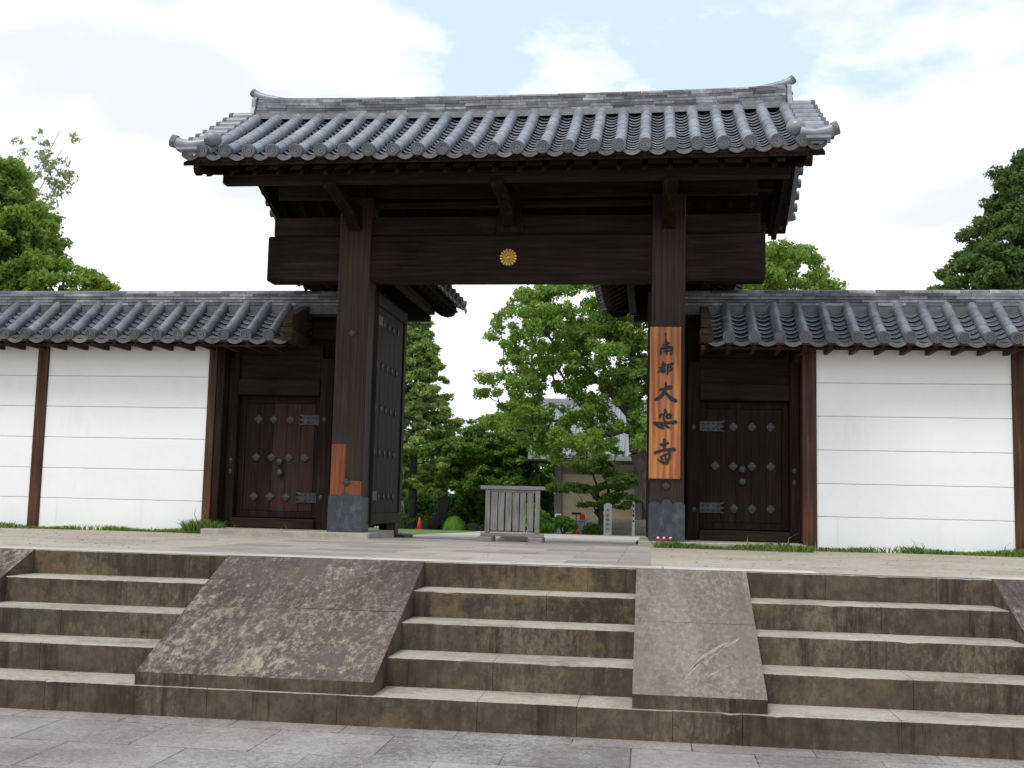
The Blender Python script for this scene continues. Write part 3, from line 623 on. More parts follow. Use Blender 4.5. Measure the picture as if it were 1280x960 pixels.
# boards under the tiles
for fr,nm in((fF,'f'),(fB,'b')):
    b=MB((0,.2,5)); soffit(b,fr,-.27,24*PI_+.27,-.06,LS,HR,.135,.05); b.build('roof_boarding',M['wy'],G)
    b=MB((0,.2,5)); 
    sgy=-1 if nm=='f' else 1; y=YC+sgy*2.02
    b.box(-4.17,4.17,min(y,y-sgy*.14),max(y,y-sgy*.14),4.965,5.045,bev=.006)
    b.build('eave_board',M['eave'],G)
    for i in range(25):
        x=(i-12)*PI_; b=MB((x,.2,5)); th=math.atan2(HR*.88,LS)
        ya,yb_=YC+sgy*1.82,YC+sgy*.06; za,zb_=4.865,5.90
        b.add([(x-.034,ya,za-.035),(x+.034,ya,za-.035),(x+.034,ya,za+.045),(x-.034,ya,za+.045),(x-.034,yb_,zb_-.035),(x+.034,yb_,zb_-.035),(x+.034,yb_,zb_+.045),(x-.034,yb_,zb_+.045)],[(0,1,2,3),(4,7,6,5),(0,4,5,1),(3,2,6,7),(0,3,7,4),(1,5,6,2)])
        b.build('rafter',M['wy'],G)
    for sg in(-1,1):
        b=MB((sg*4,.2,5)); x=sg*4.0; pts=[]
        def yy(s): return -1.78+s if nm=='f' else 2.18-s
        top=[(s,prof(max(s,0))+5.0+(s*.3 if s<0 else 0)) for s in np.linspace(-.08,LS,9)]
        bot=[(s,4.835+.60*(s/LS)**1.15) for s in np.linspace(LS,.10,8)]
        pts=[(yy(s),z) for s,z in top]+[(yy(s),z) for s,z in bot]+[(yy(.02),4.80),(yy(-.05),4.815),(yy(-.09),4.87)]
        b.prism(pts,'x',min(x,x+sg*.075),max(x,x+sg*.075)); b.build('bargeboard',M['wy'],G)
# gable infill wall between the pillars (dark boards)
b=MB((0,.2,5)); b.box(-3.6,3.6,.17,.23,5.0,5.72); b.build('gable_boarding',M['wx'],G)
# door leaves standing open, hinged at the pillars
leaf_studs=[(3.19,[.87,1.18,1.49,1.80]),(2.52,[.5,.82,1.14,1.46,1.78]),(1.86,[.5,.82,1.14,1.46,1.78]),(1.19,[.5,.82,1.14,1.46,1.78]),(.51,[.87,1.18,1.49,1.80])]
for sx in(-1,1):
    xi=-2.03 if sx<0 else 2.03; d=-1 if sx<0 else 1      # inner face x, leaf body extends outward
    b=MB((xi,1.4,0)); X=lambda a:xi+d*a
    bx=lambda a0,a1,y0,y1,z0,z1,bev=.004:b.box(min(X(a0),X(a1)),max(X(a0),X(a1)),y0,y1,z0,z1,bev=bev)
    nplk=6
    for i in range(nplk):
        y0_=.46+(2.22-.46)*i/nplk; y1_=.46+(2.22-.46)*(i+1)/nplk-.006; off=rng.uniform(0,.006); bx(.03-off,.07,y0_,y1_,.26,3.42)
    bx(0,.10,2.225,2.38,-.0,3.62); bx(0,.10,.43,.455,.1,3.62); bx(.0,.10,.456,2.224,.10,.255); bx(.0,.10,.456,2.224,3.425,3.6)
    leaf=b.build('door_leaf',M['leafwood'],G)
    if sx<0: leaf['label']='tall open door leaf of the main gateway, studded face in view'
    for z,ys in leaf_studs:
        for y in ys:
            b=MB((xi,y,z)); diamond(b,xi+d*.024,y,z,.062,'x',-d); b.build('diamond_stud',M['stud'],leaf)
    for z in(3.21,.53):
        b=MB((xi,.6,z)); x_=X(.016); pts=[(.46,z+.07),(.72,z+.07),(.80,z+.095),(.755,z),(.80,z-.095),(.72,z-.07),(.46,z-.07)]
        b.prism(pts,'x',min(x_,X(.03)),max(x_,X(.03))); b.build('strap_hinge',M['stud'],leaf)
    for z in(1.62,1.40):
        b=MB((xi,2.3,z)); b.ball((X(.05),2.395,z),.055,1,.9,1,u=12,v=8); b.build('door_knob',M['stud'],leaf,smooth=True)
    b=MB((xi,2.2,0)); b.box(min(X(-.16),X(.3)),max(X(-.16),X(.3)),1.95,2.62,gz(2.3)-.02,gz(2.3)+.055,bev=.02); b.box(min(X(.0),X(.15)),max(X(.0),X(.15)),2.0,2.21,gz(2.3)+.056,.098); b.build('door_rest_block',M['hallwood'],G)
# rear posts with their own little roofs running back from the pillars
for sx in(-1,1):
    xc=2.32*sx
    b=MB((xc,3,0)); b.box(xc-.12,xc+.12,2.52,2.76,gz(2.6)+.1,3.75,bev=.01); b.build('rear_post',M['wz'],G)
    b=MB((xc,3,-.2)); b.box(xc-.22,xc+.22,2.42,2.86,gz(2.7)-.1,gz(2.6)+.1,bev=.02); b.build('post_base_stone',M['foot'],G)
    b=MB((xc,1.6,3.7)); b.box(xc-.08,xc+.08,.42,2.9,3.60,3.80); b.build('rear_tie_beam',M['wy'],G)
    b=MB((xc,3,3.5)); b.box(xc-.54,xc+.54,3.02,3.14,3.60,3.70,bev=.006); b.box(xc-.50,xc+.50,3.03,3.13,3.705,3.95); b.build('cross_bracket',M['wx'],G)
    for q in(-.55,.55): b=MB((xc+q,1.8,3.8)); b.box(xc+q-.06,xc+q+.06,.45,3.12,3.72,3.84,bev=.01); b.build('eave_purlin',M['wx'],G)
    b=MB((xc,3.0,4)); b.prism([(xc-.92,3.76),(xc+.92,3.76),(xc,4.36)],'y',2.97,3.0); b.build('gable_boarding',M['wx'],G)
    rr_=MB((xc,1.8,4)); L2,H2=1.0,.60
    for sd_ in(-1,1):
        def f2(u,s,h,sd_=sd_): return Vector((xc+sd_*(1.02-s),.62+u,3.93+h))
        tile_slope(rr_,f2,8,.36,L2,H2,r=.07,course=.22,seglen=.35)
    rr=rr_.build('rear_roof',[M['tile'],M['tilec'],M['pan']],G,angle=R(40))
    b=MB((xc,1.8,4.5)); ridge_stack(b,.45,3.2,xc,4.52,3,.045,.12,lambda u:0,along='y'); b.build('ridge',M['ridge'],rr)
    for sd_ in(-1,1):
        def f2(u,s,h,sd_=sd_): return Vector((xc+sd_*(1.02-s),.62+u,3.93+h))
        b=MB((xc,1.8,4)); soffit(b,f2,-.15,2.60,.02,L2,H2,.135,.04); b.build('roof_boarding',M['wy'],G)
        b=MB((xc,3.2,4)); pts=[(xc+sd_*.97,3.88),(xc+sd_*.98,3.80),(xc+sd_*.93,3.72),(xc+sd_*.83,3.69),(xc+sd_*.70,3.72),(xc,4.20),(xc,4.46)]
        b.prism(pts,'y',3.16,3.23); b.build('bargeboard',M['wy'],G)
        for q in range(8):
            y=.62+q*.36; b=MB((xc,y,4)); b.prism([(xc+sd_*.90,3.80),(xc+sd_*.90,3.74),(xc+sd_*.02,4.24),(xc+sd_*.02,4.32)],'y',y-.03,y+.03); b.build('rafter',M['wx'],G)
# stone plinths
b=MB((-3,.5,-.1)); b.box(-4.46,-1.93,-.10,1.5,-.25,PZ-.003,bev=.01); b.build('plinth',M['foot'],G)
b=MB((3,.5,-.1)); b.box(1.93,4.22,-.10,1.5,-.25,PZ-.003,bev=.01); b.build('plinth',M['foot'],G)
# low round door-stop stone in the middle of the gateway
b=MB((.05,.95,-.1)); b.ball((.05,1.05,-.115),.27,1,.8,.42,u=20,v=10); tag(b.build('door_stop_stone',M['foot'],smooth=True),'low rounded stone set in the paving beneath the slatted barrier','door stop')

# ------------------------------------------------------------------ name board on the right pillar
bd=thing('name_board','orange wooden board with five black brushed characters hung on right pillar','sign board',(2.285,-.02,.86))
b=MB(bd.location); b.box(2.065,2.505,-.040,-.006,.86,3.02,bev=.006); b.build('board',M['board'],bd)
def ribbon(b,pts,ws,y,th=.006,T=None,mi=0):
    """brush stroke: tapered ribbon with rounded ends, in board plane (x,z)"""
    P=[Vector((p[0],p[1])) for p in pts]
    # resample with Catmull-Rom
    Q=[];Wd=[]
    n=len(P)
    for i in range(n-1):
        p0=P[max(i-1,0)];p1=P[i];p2=P[i+1];p3=P[min(i+2,n-1)]
        for k in range(5):
            t=k/5; Q.append(.5*((2*p1)+(p2-p0)*t+(2*p0-5*p1+4*p2-p3)*t*t+(3*p1-p0-3*p2+p3)*t**3)); Wd.append(ws[i]*(1-t)+ws[i+1]*t)
    Q.append(P[-1]);Wd.append(ws[-1])
    Lf=[];Rg=[]
    for i,q in enumerate(Q):
        d=(Q[min(i+1,len(Q)-1)]-Q[max(i-1,0)]);
        if d.length<1e-6: d=Vector((1,0))
        d.normalize(); nn=Vector((-d.y,d.x))*Wd[i]*.5; Lf.append(q+nn);Rg.append(q-nn)
    d0=(Q[0]-Q[1]).normalized()*Wd[0]*.4; d1=(Q[-1]-Q[-2]).normalized()*Wd[-1]*.4
    ring=[Q[0]+d0]+Lf+[Q[-1]+d1]+Rg[::-1]; m=len(ring)
    V=[T(p.x,p.y,y) for p in ring]+[T(p.x,p.y,y-th) for p in ring]
    k=len(Lf); fs=[(i,(i+1)%m,(i+1)%m+m,i+m) for i in range(m)]
    fs+=[(m,m+1,m+m-1),(m+k,m+k+1,m+k+2)]+[(m+1+i,m+2+i,m+m-2-i,m+m-1-i) for i in range(k-1)]
    b.add(V,fs,mi)
A=lambda x,y:(x/13.72+805-812.3,y/13.72+400-408.3)
B=lambda x,y:(x/13.72+805-812.3,y/13.72+465-408.3)
D=lambda x,y:(x/12+805-812.3,y/12+530-408.3)
glyphs={'south':[([A(370,222),A(368,285)],[1.6,.9]),([A(372,285),A(378,400)],[.7,1.2]),([A(318,440),A(372,418),(A(430,400))],[1.5,2,2.2]),([A(380,370),A(384,465)],[2.4,1.8]),
  ([A(300,480),A(288,540),A(292,600)],[1.8,2.1,1.2]),([A(305,492),A(390,462),A(478,470)],[1.3,1.5,2.0]),([A(478,470),A(472,540),A(455,602)],[2.2,2.1,1.2]),([A(345,505),A(430,492)],[1.3,1.3]),([A(345,548),A(440,534)],[1.3,1.4]),([A(386,470),A(384,600)],[1.5,1.3])],
 'capital':[([A(300,778),A(365,760)],[1.4,1.5]),([A(328,728),A(326,800)],[1.6,1.5]),([A(262,830),A(372,798)],[1.3,1.5]),([A(372,760),A(310,850),A(228,915)],[1.6,2.0,.7]),([A(305,855),A(303,912)],[1.2,1.2]),([A(305,855),A(355,845),A(350,912)],[1.1,1.6,1.5]),([A(308,882),A(350,878)],[1,1]),([A(306,910),A(350,906)],[1.1,1.1]),
  ([A(400,778),A(505,750)],[1.3,1.8]),([A(500,755),A(446,812),A(478,850),A(440,888)],[1.6,1.2,1.6,1.2]),([A(408,778),A(410,860),A(405,955)],[1.6,1.8,.8])],
 'great':[([B(272,318),B(360,302),B(462,270)],[2.2,2.6,4.4]),([B(372,185),B(374,300),B(300,430),B(195,488)],[1.3,3.2,3.4,2.2]),([B(375,365),B(450,450),B(555,508)],[2.2,3.4,3.6])],
 'peace':[([B(362,650),B(385,715)],[1.6,3.2]),([B(318,735),B(285,760),B(278,800)],[2.0,2.4,1.6]),([B(385,790),B(420,745),B(465,750),B(455,795),B(395,805)],[1.4,2.0,2.4,2.0,1.2]),([B(362,700),B(345,780),B(352,850)],[1.5,1.6,1.3]),
  ([B(178,893),B(330,890),B(558,866)],[3.2,2.2,3.2]),([D(215,2),D(190,28),D(255,58),D(300,76)],[1.6,1.4,1.8,2.2]),([D(330,-25),D(300,20),D(230,62)],[2.4,2.2,1.4]),([D(300,20),D(340,40),D(388,68)],[1.6,2.2,2.0]),([D(230,10),D(300,-5),D(350,2)],[1.2,1.4,1.2])],
 'temple':[([D(320,238),D(312,320),D(318,388)],[2.4,2.6,1.8]),([D(262,322),D(315,318),D(372,292)],[2.8,2.0,2.2]),([D(170,448),D(300,402),D(468,390)],[2.8,2.2,3.6]),([D(268,500),D(330,464),D(405,452)],[1.2,1.6,1.8]),([D(372,400),D(398,480),D(370,560),D(360,600)],[1.8,2.4,2.2,2.2]),([D(362,600),D(290,585),D(208,535)],[2.4,2.2,.5]),([D(262,500),D(290,545)],[1.6,2.0]),([D(330,470),D(345,560)],[1.2,1.4])]}
PX=.01132
T=lambda x,z,y:(2.065+x*PX,y,3.02-z*PX)
for nm,strokes in glyphs.items():
    b=MB((2.285,-.04,2)); 
    for i,(pts,ws) in enumerate(strokes): ribbon(b,[(p[0],p[1]) for p in pts],[q*1.32+.25 for q in ws],-.0405-.0004*i,.006+.0005*i,T)
    b.build('brushed_character',M['black'],bd)

# three little red and white dolls at the foot of the pillar
for i,(x,lb) in enumerate(((2.205,'leftmost of three tiny red and white dolls at foot of pillar'),(2.285,'middle of three tiny red and white dolls at foot of pillar'),(2.375,'rightmost of three tiny red and white dolls at foot of pillar'))):
    t=thing('figurine',lb,'figurine',(x,-.055,PZ-.003),'small dolls at the foot of the pillar')
    b=MB(t.location); b.ball((x,-.055,.026),.030,1,.9,1.05,u=14,v=10); b.build('body',M['doll'],t,smooth=True)
    b=MB(t.location); b.ball((x,-.070,.036),.019,1,.75,.95,u=12,v=8); b.build('face',M['white'],t,smooth=True)
    for sx in(-1,1): b=MB(t.location); b.ball((x+sx*.007,-.084,.040),.003,u=6,v=4); b.build('eye',M['black'],t)

# ------------------------------------------------------------------ plaster walls with tiled roofs
WY=.537
GL=[2.30,1.815,1.33,.85,.38]
def plaster_wall(name,label,sx,xs,posts,roof0,ncol,ridge_to):
    """xs: panel boundaries (from the gate outward), posts: (x0,x1)"""
    t=thing(name,label,'wall',(xs[0],.95,-.1))
    for a,c in zip(xs[:-1],xs[1:]):
        x0,x1=min(a,c),max(a,c); b=MB((x0,WY,-.1))
        zs=[-.13]+GL[::-1]+[2.84]
        for z0,z1 in zip(zs[:-1],zs[1:]): b.box(x0,x1,WY,1.35,z0+.005,z1-.005,bev=.005)
        b.box(x0+.003,x1-.003,WY+.009,1.34,-.13,2.83,1)
        b.build('plaster_panel',[M['plaster'],M['groove']],t)
    for x0,x1 in posts:
        b=MB((x0,WY,-.1)); b.box(x0,x1,WY-.03,1.38,-.13,2.78,bev=.008); b.build('post',M['brown'],t)
    PW=.353; rm=MB((roof0,.95,2.9)); LW,HW=.84,.62
    def fa(u,s,h): return Vector((roof0+sx*u,.09+s,2.912+h))
    def fb(u,s,h): return Vector((roof0+sx*u,1.81-s,2.912+h))
    tile_slope(rm,fa,ncol,PW,LW,HW,r=.077,course=.125,seglen=.27,curve=.08); tile_slope(rm,fb,ncol,PW,LW,HW,r=.077,course=.3,seglen=.4,curve=.08)
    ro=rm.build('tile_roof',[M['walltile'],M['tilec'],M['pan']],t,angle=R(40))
    xa,xb=sorted((ridge_to,roof0+sx*(ncol*PW)))
    b=MB((xa,.95,3.5)); ridge_stack(b,xa,xb,.95,3.475,4,.052,.16,lambda u:0,L_=.40)
    b.box(xa,xb,.80,1.10,3.34,3.472,1)
    b.build('ridge',[M['ridge'],M['tilec']],ro)
    for fr in(fa,fb):
        b=MB((roof0,.95,2.9)); soffit(b,fr,-.24,ncol*PW,-.05,LW,HW,.135,.03,curve=.08); b.build('roof_boarding',M['wx'],t)
    x0,x1=sorted((roof0-sx*.24,roof0+sx*ncol*PW))
    b=MB((x0,.1,2.8)); b.box(x0,x1,.0,.09,2.775,2.83,bev=.005); b.box(x0,x1,1.82,1.91,2.775,2.83); b.build('eave_board',M['eave'],t)
    b=MB((x0,.1,2.8)); b.box(x0,x1,WY-.06,WY+.07,2.785,2.86); b.build('wall_plate',M['wx'],t)
    for i in range(-1 if sx>0 else 0,ncol):
        x=roof0+sx*(i)*PW; b=MB((x,.3,2.7)); b.box(x-.03,x+.03,.05,WY+.1,2.705,2.772,bev=.004); b.build('rafter',M['eave'],t)
    return t
PL=[-4.72,-7.47,-10.22,-12.97]
lw=plaster_wall('plaster_wall','long white plaster wall left of gate with brown posts and grey tiled coping',-1,[-4.722,-7.378],[(-4.72,-4.59),(-7.56,-7.38),(-10.40,-10.22),(-13.1,-12.92)],-3.587,27,-2.57)
def more_panels(t,pairs):
    for a,c in pairs:
        x0,x1=min(a,c),max(a,c); b=MB((x0,WY,-.1)); zs=[-.13]+GL[::-1]+[2.84]
        for z0,z1 in zip(zs[:-1],zs[1:]): b.box(x0,x1,WY,1.35,z0+.005,z1-.005,bev=.005)
        b.box(x0+.003,x1-.003,WY+.009,1.34,-.13,2.83,1); b.build('plaster_panel',[M['plaster'],M['groove']],t)
more_panels(lw,[(-7.562,-10.218),(-10.402,-12.918)])
rw=plaster_wall('plaster_wall','long white plaster wall right of gate with brown posts and grey tiled coping',1,[4.452,7.14],[(4.25,4.45),(7.142,7.33),(9.9,10.08),(12.7,12.9)],3.174,28,2.57)
more_panels(rw,[(7.332,9.898),(10.082,12.698)])
# carved gable end of each wall roof, beside the pillar
for sx,x in((-1,-3.30),(1,2.86)):
    t=lw if sx<0 else rw
    b=MB((x,.9,3)); a_,c_=x-.06,x+.06
    # bargeboard with scrolled foot, front slope then rear slope
    pts=[(-.02,3.26),(.05,3.36),(.20,3.41),(.30,3.47),(.50,3.57),(.72,3.69),(.95,3.77),(1.18,3.69),(1.40,3.57),(1.70,3.41),(1.92,3.26),(1.92,3.06),(1.70,3.05),(1.42,3.26),(1.18,3.40),(.95,3.46),(.72,3.40),(.52,3.28),(.40,3.12),(.26,3.05),(.10,3.03),(-.03,3.08)]
    pts=[(y,3.14+(z-3.26)*.70) for y,z in pts]
    b.prism(pts,'x',a_,c_)
    # layered lumps of the scroll, seen from the front as stacked blocks
    for (y0_,z,r_) in((.03,3.08,.080),(.15,3.15,.085),(.31,3.215,.08)):
        b.tube([(a_-.012,y0_,z),(c_+.012,y0_,z)],[r_,r_],14)
    b.build('gable_board',M['carve'],t,angle=R(35))
    b=MB((x,.9,3)); b.box(x-.085,x+.085,-.06,1.95,2.80,2.985,bev=.02); b.box(x-.095,x+.095,-.075,.02,2.90,3.0,bev=.02); b.build('bracket_beam',M['carve'],t)
    x0,x1=sorted((x-sx*.03,sx*2.562)); b=MB((x,1.12,3)); b.box(x0,x1,1.105,1.13,2.55,3.52); b.build('end_boarding',M['wx'],t)
    b=MB((x,.9,3)); xx=x-sx*.0
    b.prism([(.12,2.98),(.95,3.42),(1.10,3.35),(1.10,2.98)],'x',x-.03,x+.03)
    rr=random.Random(3)
    for q in range(16):   # relief scrolls on the infill
        cy_=.45+rr.random()*.6; cz_=3.03+rr.random()*max(.02,.30-.45*abs(cy_-.95)); r0=.04+rr.random()*.03
        pp=[(x-sx*(.035),cy_+r0*math.cos(a)*(1-a/9),cz_+r0*math.sin(a)*(1-a/9)) for a in np.linspace(0,5.5,10)]
        b.tube(pp,.014,6,hint=(1,0,0))
    b.build('carved_infill',M['carve'],t)
# ------------------------------------------------------------------ side gates (wicket doors)
def side_gate(label,xj0,xj1,xd0,xd1,hinge,xout,recess,studs,knobs,jstuds,straps):
    t=thing('side_gate',label,'side door',((xd0+xd1)/2,.9,PZ))
    if xd0<0: b=MB(t.location); b.box(-4.585,-4.47,.52,.94,-.12,2.76,bev=.01); b.build('corner_post',M['wz'],t)
    fr=[]
    for (a,c) in (xj0,xj1): b=MB(t.location); b.box(a,c,.72,.92,PZ+.002,2.62,bev=.008); fr.append(b.build('door_jamb',M['wz'],t))
    b=MB(t.location); X0,X1=min(xj0[1],xj1[1]),max(xj0[0],xj1[0]); b.box(X0+.002,X1-.002,.70,.91,2.05,2.29,bev=.01); b.build('lintel',M['wx'],t)
    b=MB(t.location); b.box(X0+.002,X1-.002,.80,.86,2.292,2.84); b.build('upper_panel',M['wx'],t)
    b=MB(t.location); b.box(X0+.002,X1-.002,.66,.92,PZ+.003,.145,bev=.012); b.build('threshold',M['wx'],t)
    b=MB(t.location); b.box(X0-.05,X1+.05,.925,.95,PZ+.002,2.9); b.build('back_panel',M['wz'],t)
    b=MB(t.location)
    for (a,c) in recess:   # dark boards closing the recess between wall post and frame
        b.box(a,c,.80,.84,PZ+.002,2.84)
    b.build('side_boarding',M['wz'],t)
    b=MB(t.location); n=5
    for i in range(n):
        a=xd0+.10+(xd1-xd0-.20)*i/n; c=xd0+.10+(xd1-xd0-.20)*(i+1)/n-.004; b.box(a,c,.862,.90,.26,1.93,(1 if (recess[0][0]<0 and i>=2) else 0),bev=.003)
    b.box(xd0,xd0+.096,.85,.91,.16,2.04,bev=.004); b.box(xd1-.096,xd1,.85,.91,.16,2.04,bev=.004)
    b.box(xd0+.098,xd1-.098,.85,.91,.16,.255,bev=.004); b.box(xd0+.098,xd1-.098,.85,.91,1.935,2.04,bev=.004)
    dr=b.build('door',[M['wz'],M['red']],t)
    for x,z in studs: b=MB((x,.86,z)); diamond(b,x,.861,z,.075); b.build('diamond_stud',M['stud'],dr)
    for x,z in knobs: b=MB((x,.84,z)); b.ball((x,.845,z),.062,1,.7,1,u=14,v=8); b.build('door_knob',M['stud'],dr,smooth=True)
    for x,z in jstuds: b=MB((x,.7,z)); b.ball((x,.725,z),.045,1,.5,1,u=12,v=6); b.build('stud',M['stud'],fr[0 if abs(x-sum(xj0)/2)<abs(x-sum(xj1)/2) else 1],smooth=True)
    for x0,x1,z in straps:
        b=MB((x0,.85,z)); d=1 if x1>x0 else -1
        pts=[(x0,z+.075),(x1-d*.10,z+.075),(x1,z+.085),(x1-d*.085,z+.035),(x1-d*.02,z),(x1-d*.085,z-.035),(x1,z-.085),(x1-d*.10,z-.075),(x0,z-.075)]
        b.prism(pts,'y',.838,.849)
        for q in range(4):
            for zz in(-.035,.035): b.ball((x0+d*(.05+q*.075),.838,z+zz),.014,u=8,v=5)
        b.build('strap_hinge',M['stud'],dr)
    if xd0>0: b=MB(t.location); b.box(2.565,2.615,.8,.84,PZ+.002,2.84) if False else None
    return t
side_gate('dark side door in bay left of gate, reddish planks on its right half',(-4.46,-4.31),(-2.99,-2.78),-4.305,-2.995,1,0,[(-4.468,-4.462),(-2.778,-2.565)],
  [(-4.0,1.675),(-3.76,1.675),(-3.49,1.675),(-4.02,1.085),(-3.77,1.085),(-3.49,1.085),(-3.23,1.085),(-4.03,.475),(-3.77,.475),(-3.51,.475)],[(-3.63,1.02),(-3.62,.85)],[(-2.90,1.68),(-2.91,.48),(-4.38,1.02),(-4.38,.85)],[(-3.0,-3.36,1.675),(-3.0,-3.37,.475)])
side_gate('plain dark side door in bay between right pillar and white wall',(2.62,2.80),(4.105,4.245),2.805,4.10,-1,0,[(2.57,2.618)],
  [(3.30,1.665),(3.57,1.665),(3.84,1.665),(3.04,1.085),(3.30,1.085),(3.57,1.085),(3.84,1.085),(3.31,.465),(3.57,.465),(3.84,.465)],[(3.43,1.04),(3.43,.86)],[(2.71,1.65),(2.72,.44),(4.17,1.03),(4.17,.86)],[(2.81,3.19,1.67),(2.81,3.19,.47)])

# ------------------------------------------------------------------ slatted barrier in the gateway
kb=thing('wooden_barrier','low weathered grey wooden barrier with vertical slats standing in gateway','barrier',(.17,.5,gz(.5)))
kz=gz(.5); ky=.5; kx0,kx1=-.40,.56
def kx(f): return kx0+(kx1-kx0)*f
b=MB(kb.location); b.box(kx0,kx1,ky-.055,ky+.055,kz+.765,kz+.82,bev=.006); b.build('top_rail',M['grey_wood_x'],kb)
for x in(kx(.115),kx(.885)):
    b=MB(kb.location); b.box(x-.035,x+.035,ky-.035,ky+.035,kz+.13,kz+.764,bev=.004); b.build('post',M['grey_wood'],kb)
    b=MB(kb.location); b.box(x-.115,x+.10,ky-.20,ky+.20,kz-.01,kz+.078,bev=.015); b.build('foot',M['grey_wood_x'],kb)
b=MB(kb.location); b.box(kx0+.01,kx1-.01,ky-.03,ky+.03,kz+.08,kz+.128,bev=.005); b.build('bottom_rail',M['grey_wood_x'],kb)
b=MB(kb.location); b.box(kx(.115)+.036,kx(.885)-.036,ky-.018,ky+.018,kz+.725,kz+.762); b.build('upper_rail',M['grey_wood_x'],kb)
xa=kx(.115)+.045; xb=kx(.885)-.045
for i in range(6):
    wd=(xb-xa)/6; x0=xa+wd*i+.004; x1=x0+wd-.016+rng.uniform(-.006,.002); tl=rng.uniform(-.005,.005)
    b=MB(kb.location); b.add([(x0,ky-.032,kz+.16),(x1,ky-.032,kz+.16),(x1+tl,ky-.032,kz+.722),(x0+tl,ky-.032,kz+.722),(x0,ky-.015,kz+.16),(x1,ky-.015,kz+.16),(x1+tl,ky-.015,kz+.722),(x0+tl,ky-.015,kz+.722)],[(0,1,2,3),(5,4,7,6),(0,4,5,1),(3,2,6,7),(0,3,7,4),(1,5,6,2)]); b.build('slat',M['grey_wood'],kb)

# ------------------------------------------------------------------ foliage
def leafmesh(name,pts,nrm,size,m,parent,seed=1,aspect=1.7,upbias=.35,jit=.9):
    r=np.random.default_rng(seed); n=len(pts)
    nr=nrm+r.normal(0,jit,(n,3)); nr[:,2]+=upbias; nr/=np.linalg.norm(nr,axis=1)[:,None]+1e-9
    a=np.cross(nr,r.normal(0,1,(n,3))); a/=np.linalg.norm(a,axis=1)[:,None]+1e-9; c=np.cross(nr,a)
    sz=size*r.uniform(.6,1.25,n)[:,None]
    L_=a*sz*.5*aspect; W_=c*sz*.5
    v=np.stack([pts-L_,pts-W_*.9+nr*sz*.12,pts+L_,pts+W_*.9+nr*sz*.12],1).reshape(-1,3)
    me=bpy.data.meshes.new(name); me.vertices.add(4*n); me.vertices.foreach_set('co',v.ravel().astype(np.float32))
    me.loops.add(4*n); me.loops.foreach_set('vertex_index',np.arange(4*n,dtype=np.int32)); me.polygons.add(n)
    me.polygons.foreach_set('loop_start',np.arange(0,4*n,4,dtype=np.int32)); me.polygons.foreach_set('loop_total',np.full(n,4,dtype=np.int32))
    me.update(calc_edges=True); me.validate()
    return link(name,me,m,parent)
def clusters_in(ells,n,seed,shell=.55,mind=.5):
    """cluster centres in a union of ellipsoids (cx,cy,cz,rx,ry,rz), biased to the outside"""
    r=np.random.default_rng(seed); E=np.array(ells,float); vol=E[:,3]*E[:,4]*E[:,5]; pr=vol**.8; pr/=pr.sum(); out=[]; tries=0
    while len(out)<n and tries<n*60:
        tries+=1; e=E[r.choice(len(E),p=pr)]; d=r.normal(0,1,3); d/=np.linalg.norm(d); q=r.uniform(shell,1)**.6
        p=e[:3]+d*q*e[3:6]
        if out and min(np.sum((np.array(out)-p)**2,axis=1))<mind**2: continue
        out.append(p)
    return np.array(out)
def branches(trunk,radii,cl,bark,parent,name,seed,tw=.018,expo=.5):
    r=np.random.default_rng(seed); nodes=[np.array(p,float) for p in trunk]; par=[i-1 for i in range(len(nodes))]; ends=[]
    start=max(1,int(len(trunk)*.45)); base=np.array(trunk[start]); order=np.argsort(np.linalg.norm(cl-base,axis=1))
    for ci in order:
        c=cl[ci]; N_=np.array(nodes[start:]); d=np.linalg.norm(N_-c,axis=1); dz=c[2]-N_[:,2]; cost=d+np.where(dz<d*.1,(d*.1-dz)*1.2,0)
        j=int(np.argmin(cost))+start; a=nodes[j]; k=max(2,int(np.linalg.norm(c-a)/.7)+1); prev=j; bend=r.normal(0,.09,3)*np.linalg.norm(c-a)
        for q in range(1,k+1):
            t=q/k; p=a+(c-a)*t+bend*math.sin(math.pi*t); p[2]-=.10*np.linalg.norm(c-a)*math.sin(math.pi*t)
            nodes.append(p); par.append(prev); prev=len(nodes)-1
        ends.append(prev)
    cnt=[0]*len(nodes)
    for e in ends:
        i=e
        while i>=0: cnt[i]+=1; i=par[i]
    rad=[]
    for i in range(len(nodes)):
        if i<len(trunk): rad.append(max(radii[i],tw*cnt[i]**expo if cnt[i] else 0))
        else: rad.append(tw*max(cnt[i],1)**expo)
    b=MB(parent.location)
    for i in range(1,len(nodes)):
        p=par[i]; r0=min(rad[p],rad[i]*1.6) if i>=len(trunk) else rad[p]
        b.tube([nodes[p],nodes[i]],[r0,rad[i]],8 if i<len(trunk) else 5,caps=False)
    return b.build(name,bark,parent,smooth=True)
def puff(cl,rad,per,seed,flat=.75,hollow=.45):
    """leaf positions and outward normals for every cluster"""
    r=np.random.default_rng(seed); n=len(cl); rr=rad*r.uniform(.6,1.25,n); P=[];Q=[]
    for c,q in zip(cl,rr):
        k=int(per*(q/rad)**2); d=r.normal(0,1,(k,3)); d/=np.linalg.norm(d,axis=1)[:,None]
        # each puff is lumpy: a few sub-lobes
        lob=r.normal(0,1,(7,3)); lob/=np.linalg.norm(lob,axis=1)[:,None]; g=np.max(d@lob.T,axis=1); s=q*(.55+.5*np.clip(g,0,1)**3)*r.uniform(hollow,1,k)**.5
        pts=c+(d*s[:,None]+r.normal(0,q*.16,(k,3)))*np.array([1,1,flat]); P.append(pts);Q.append(d)
    return np.concatenate(P),np.concatenate(Q)
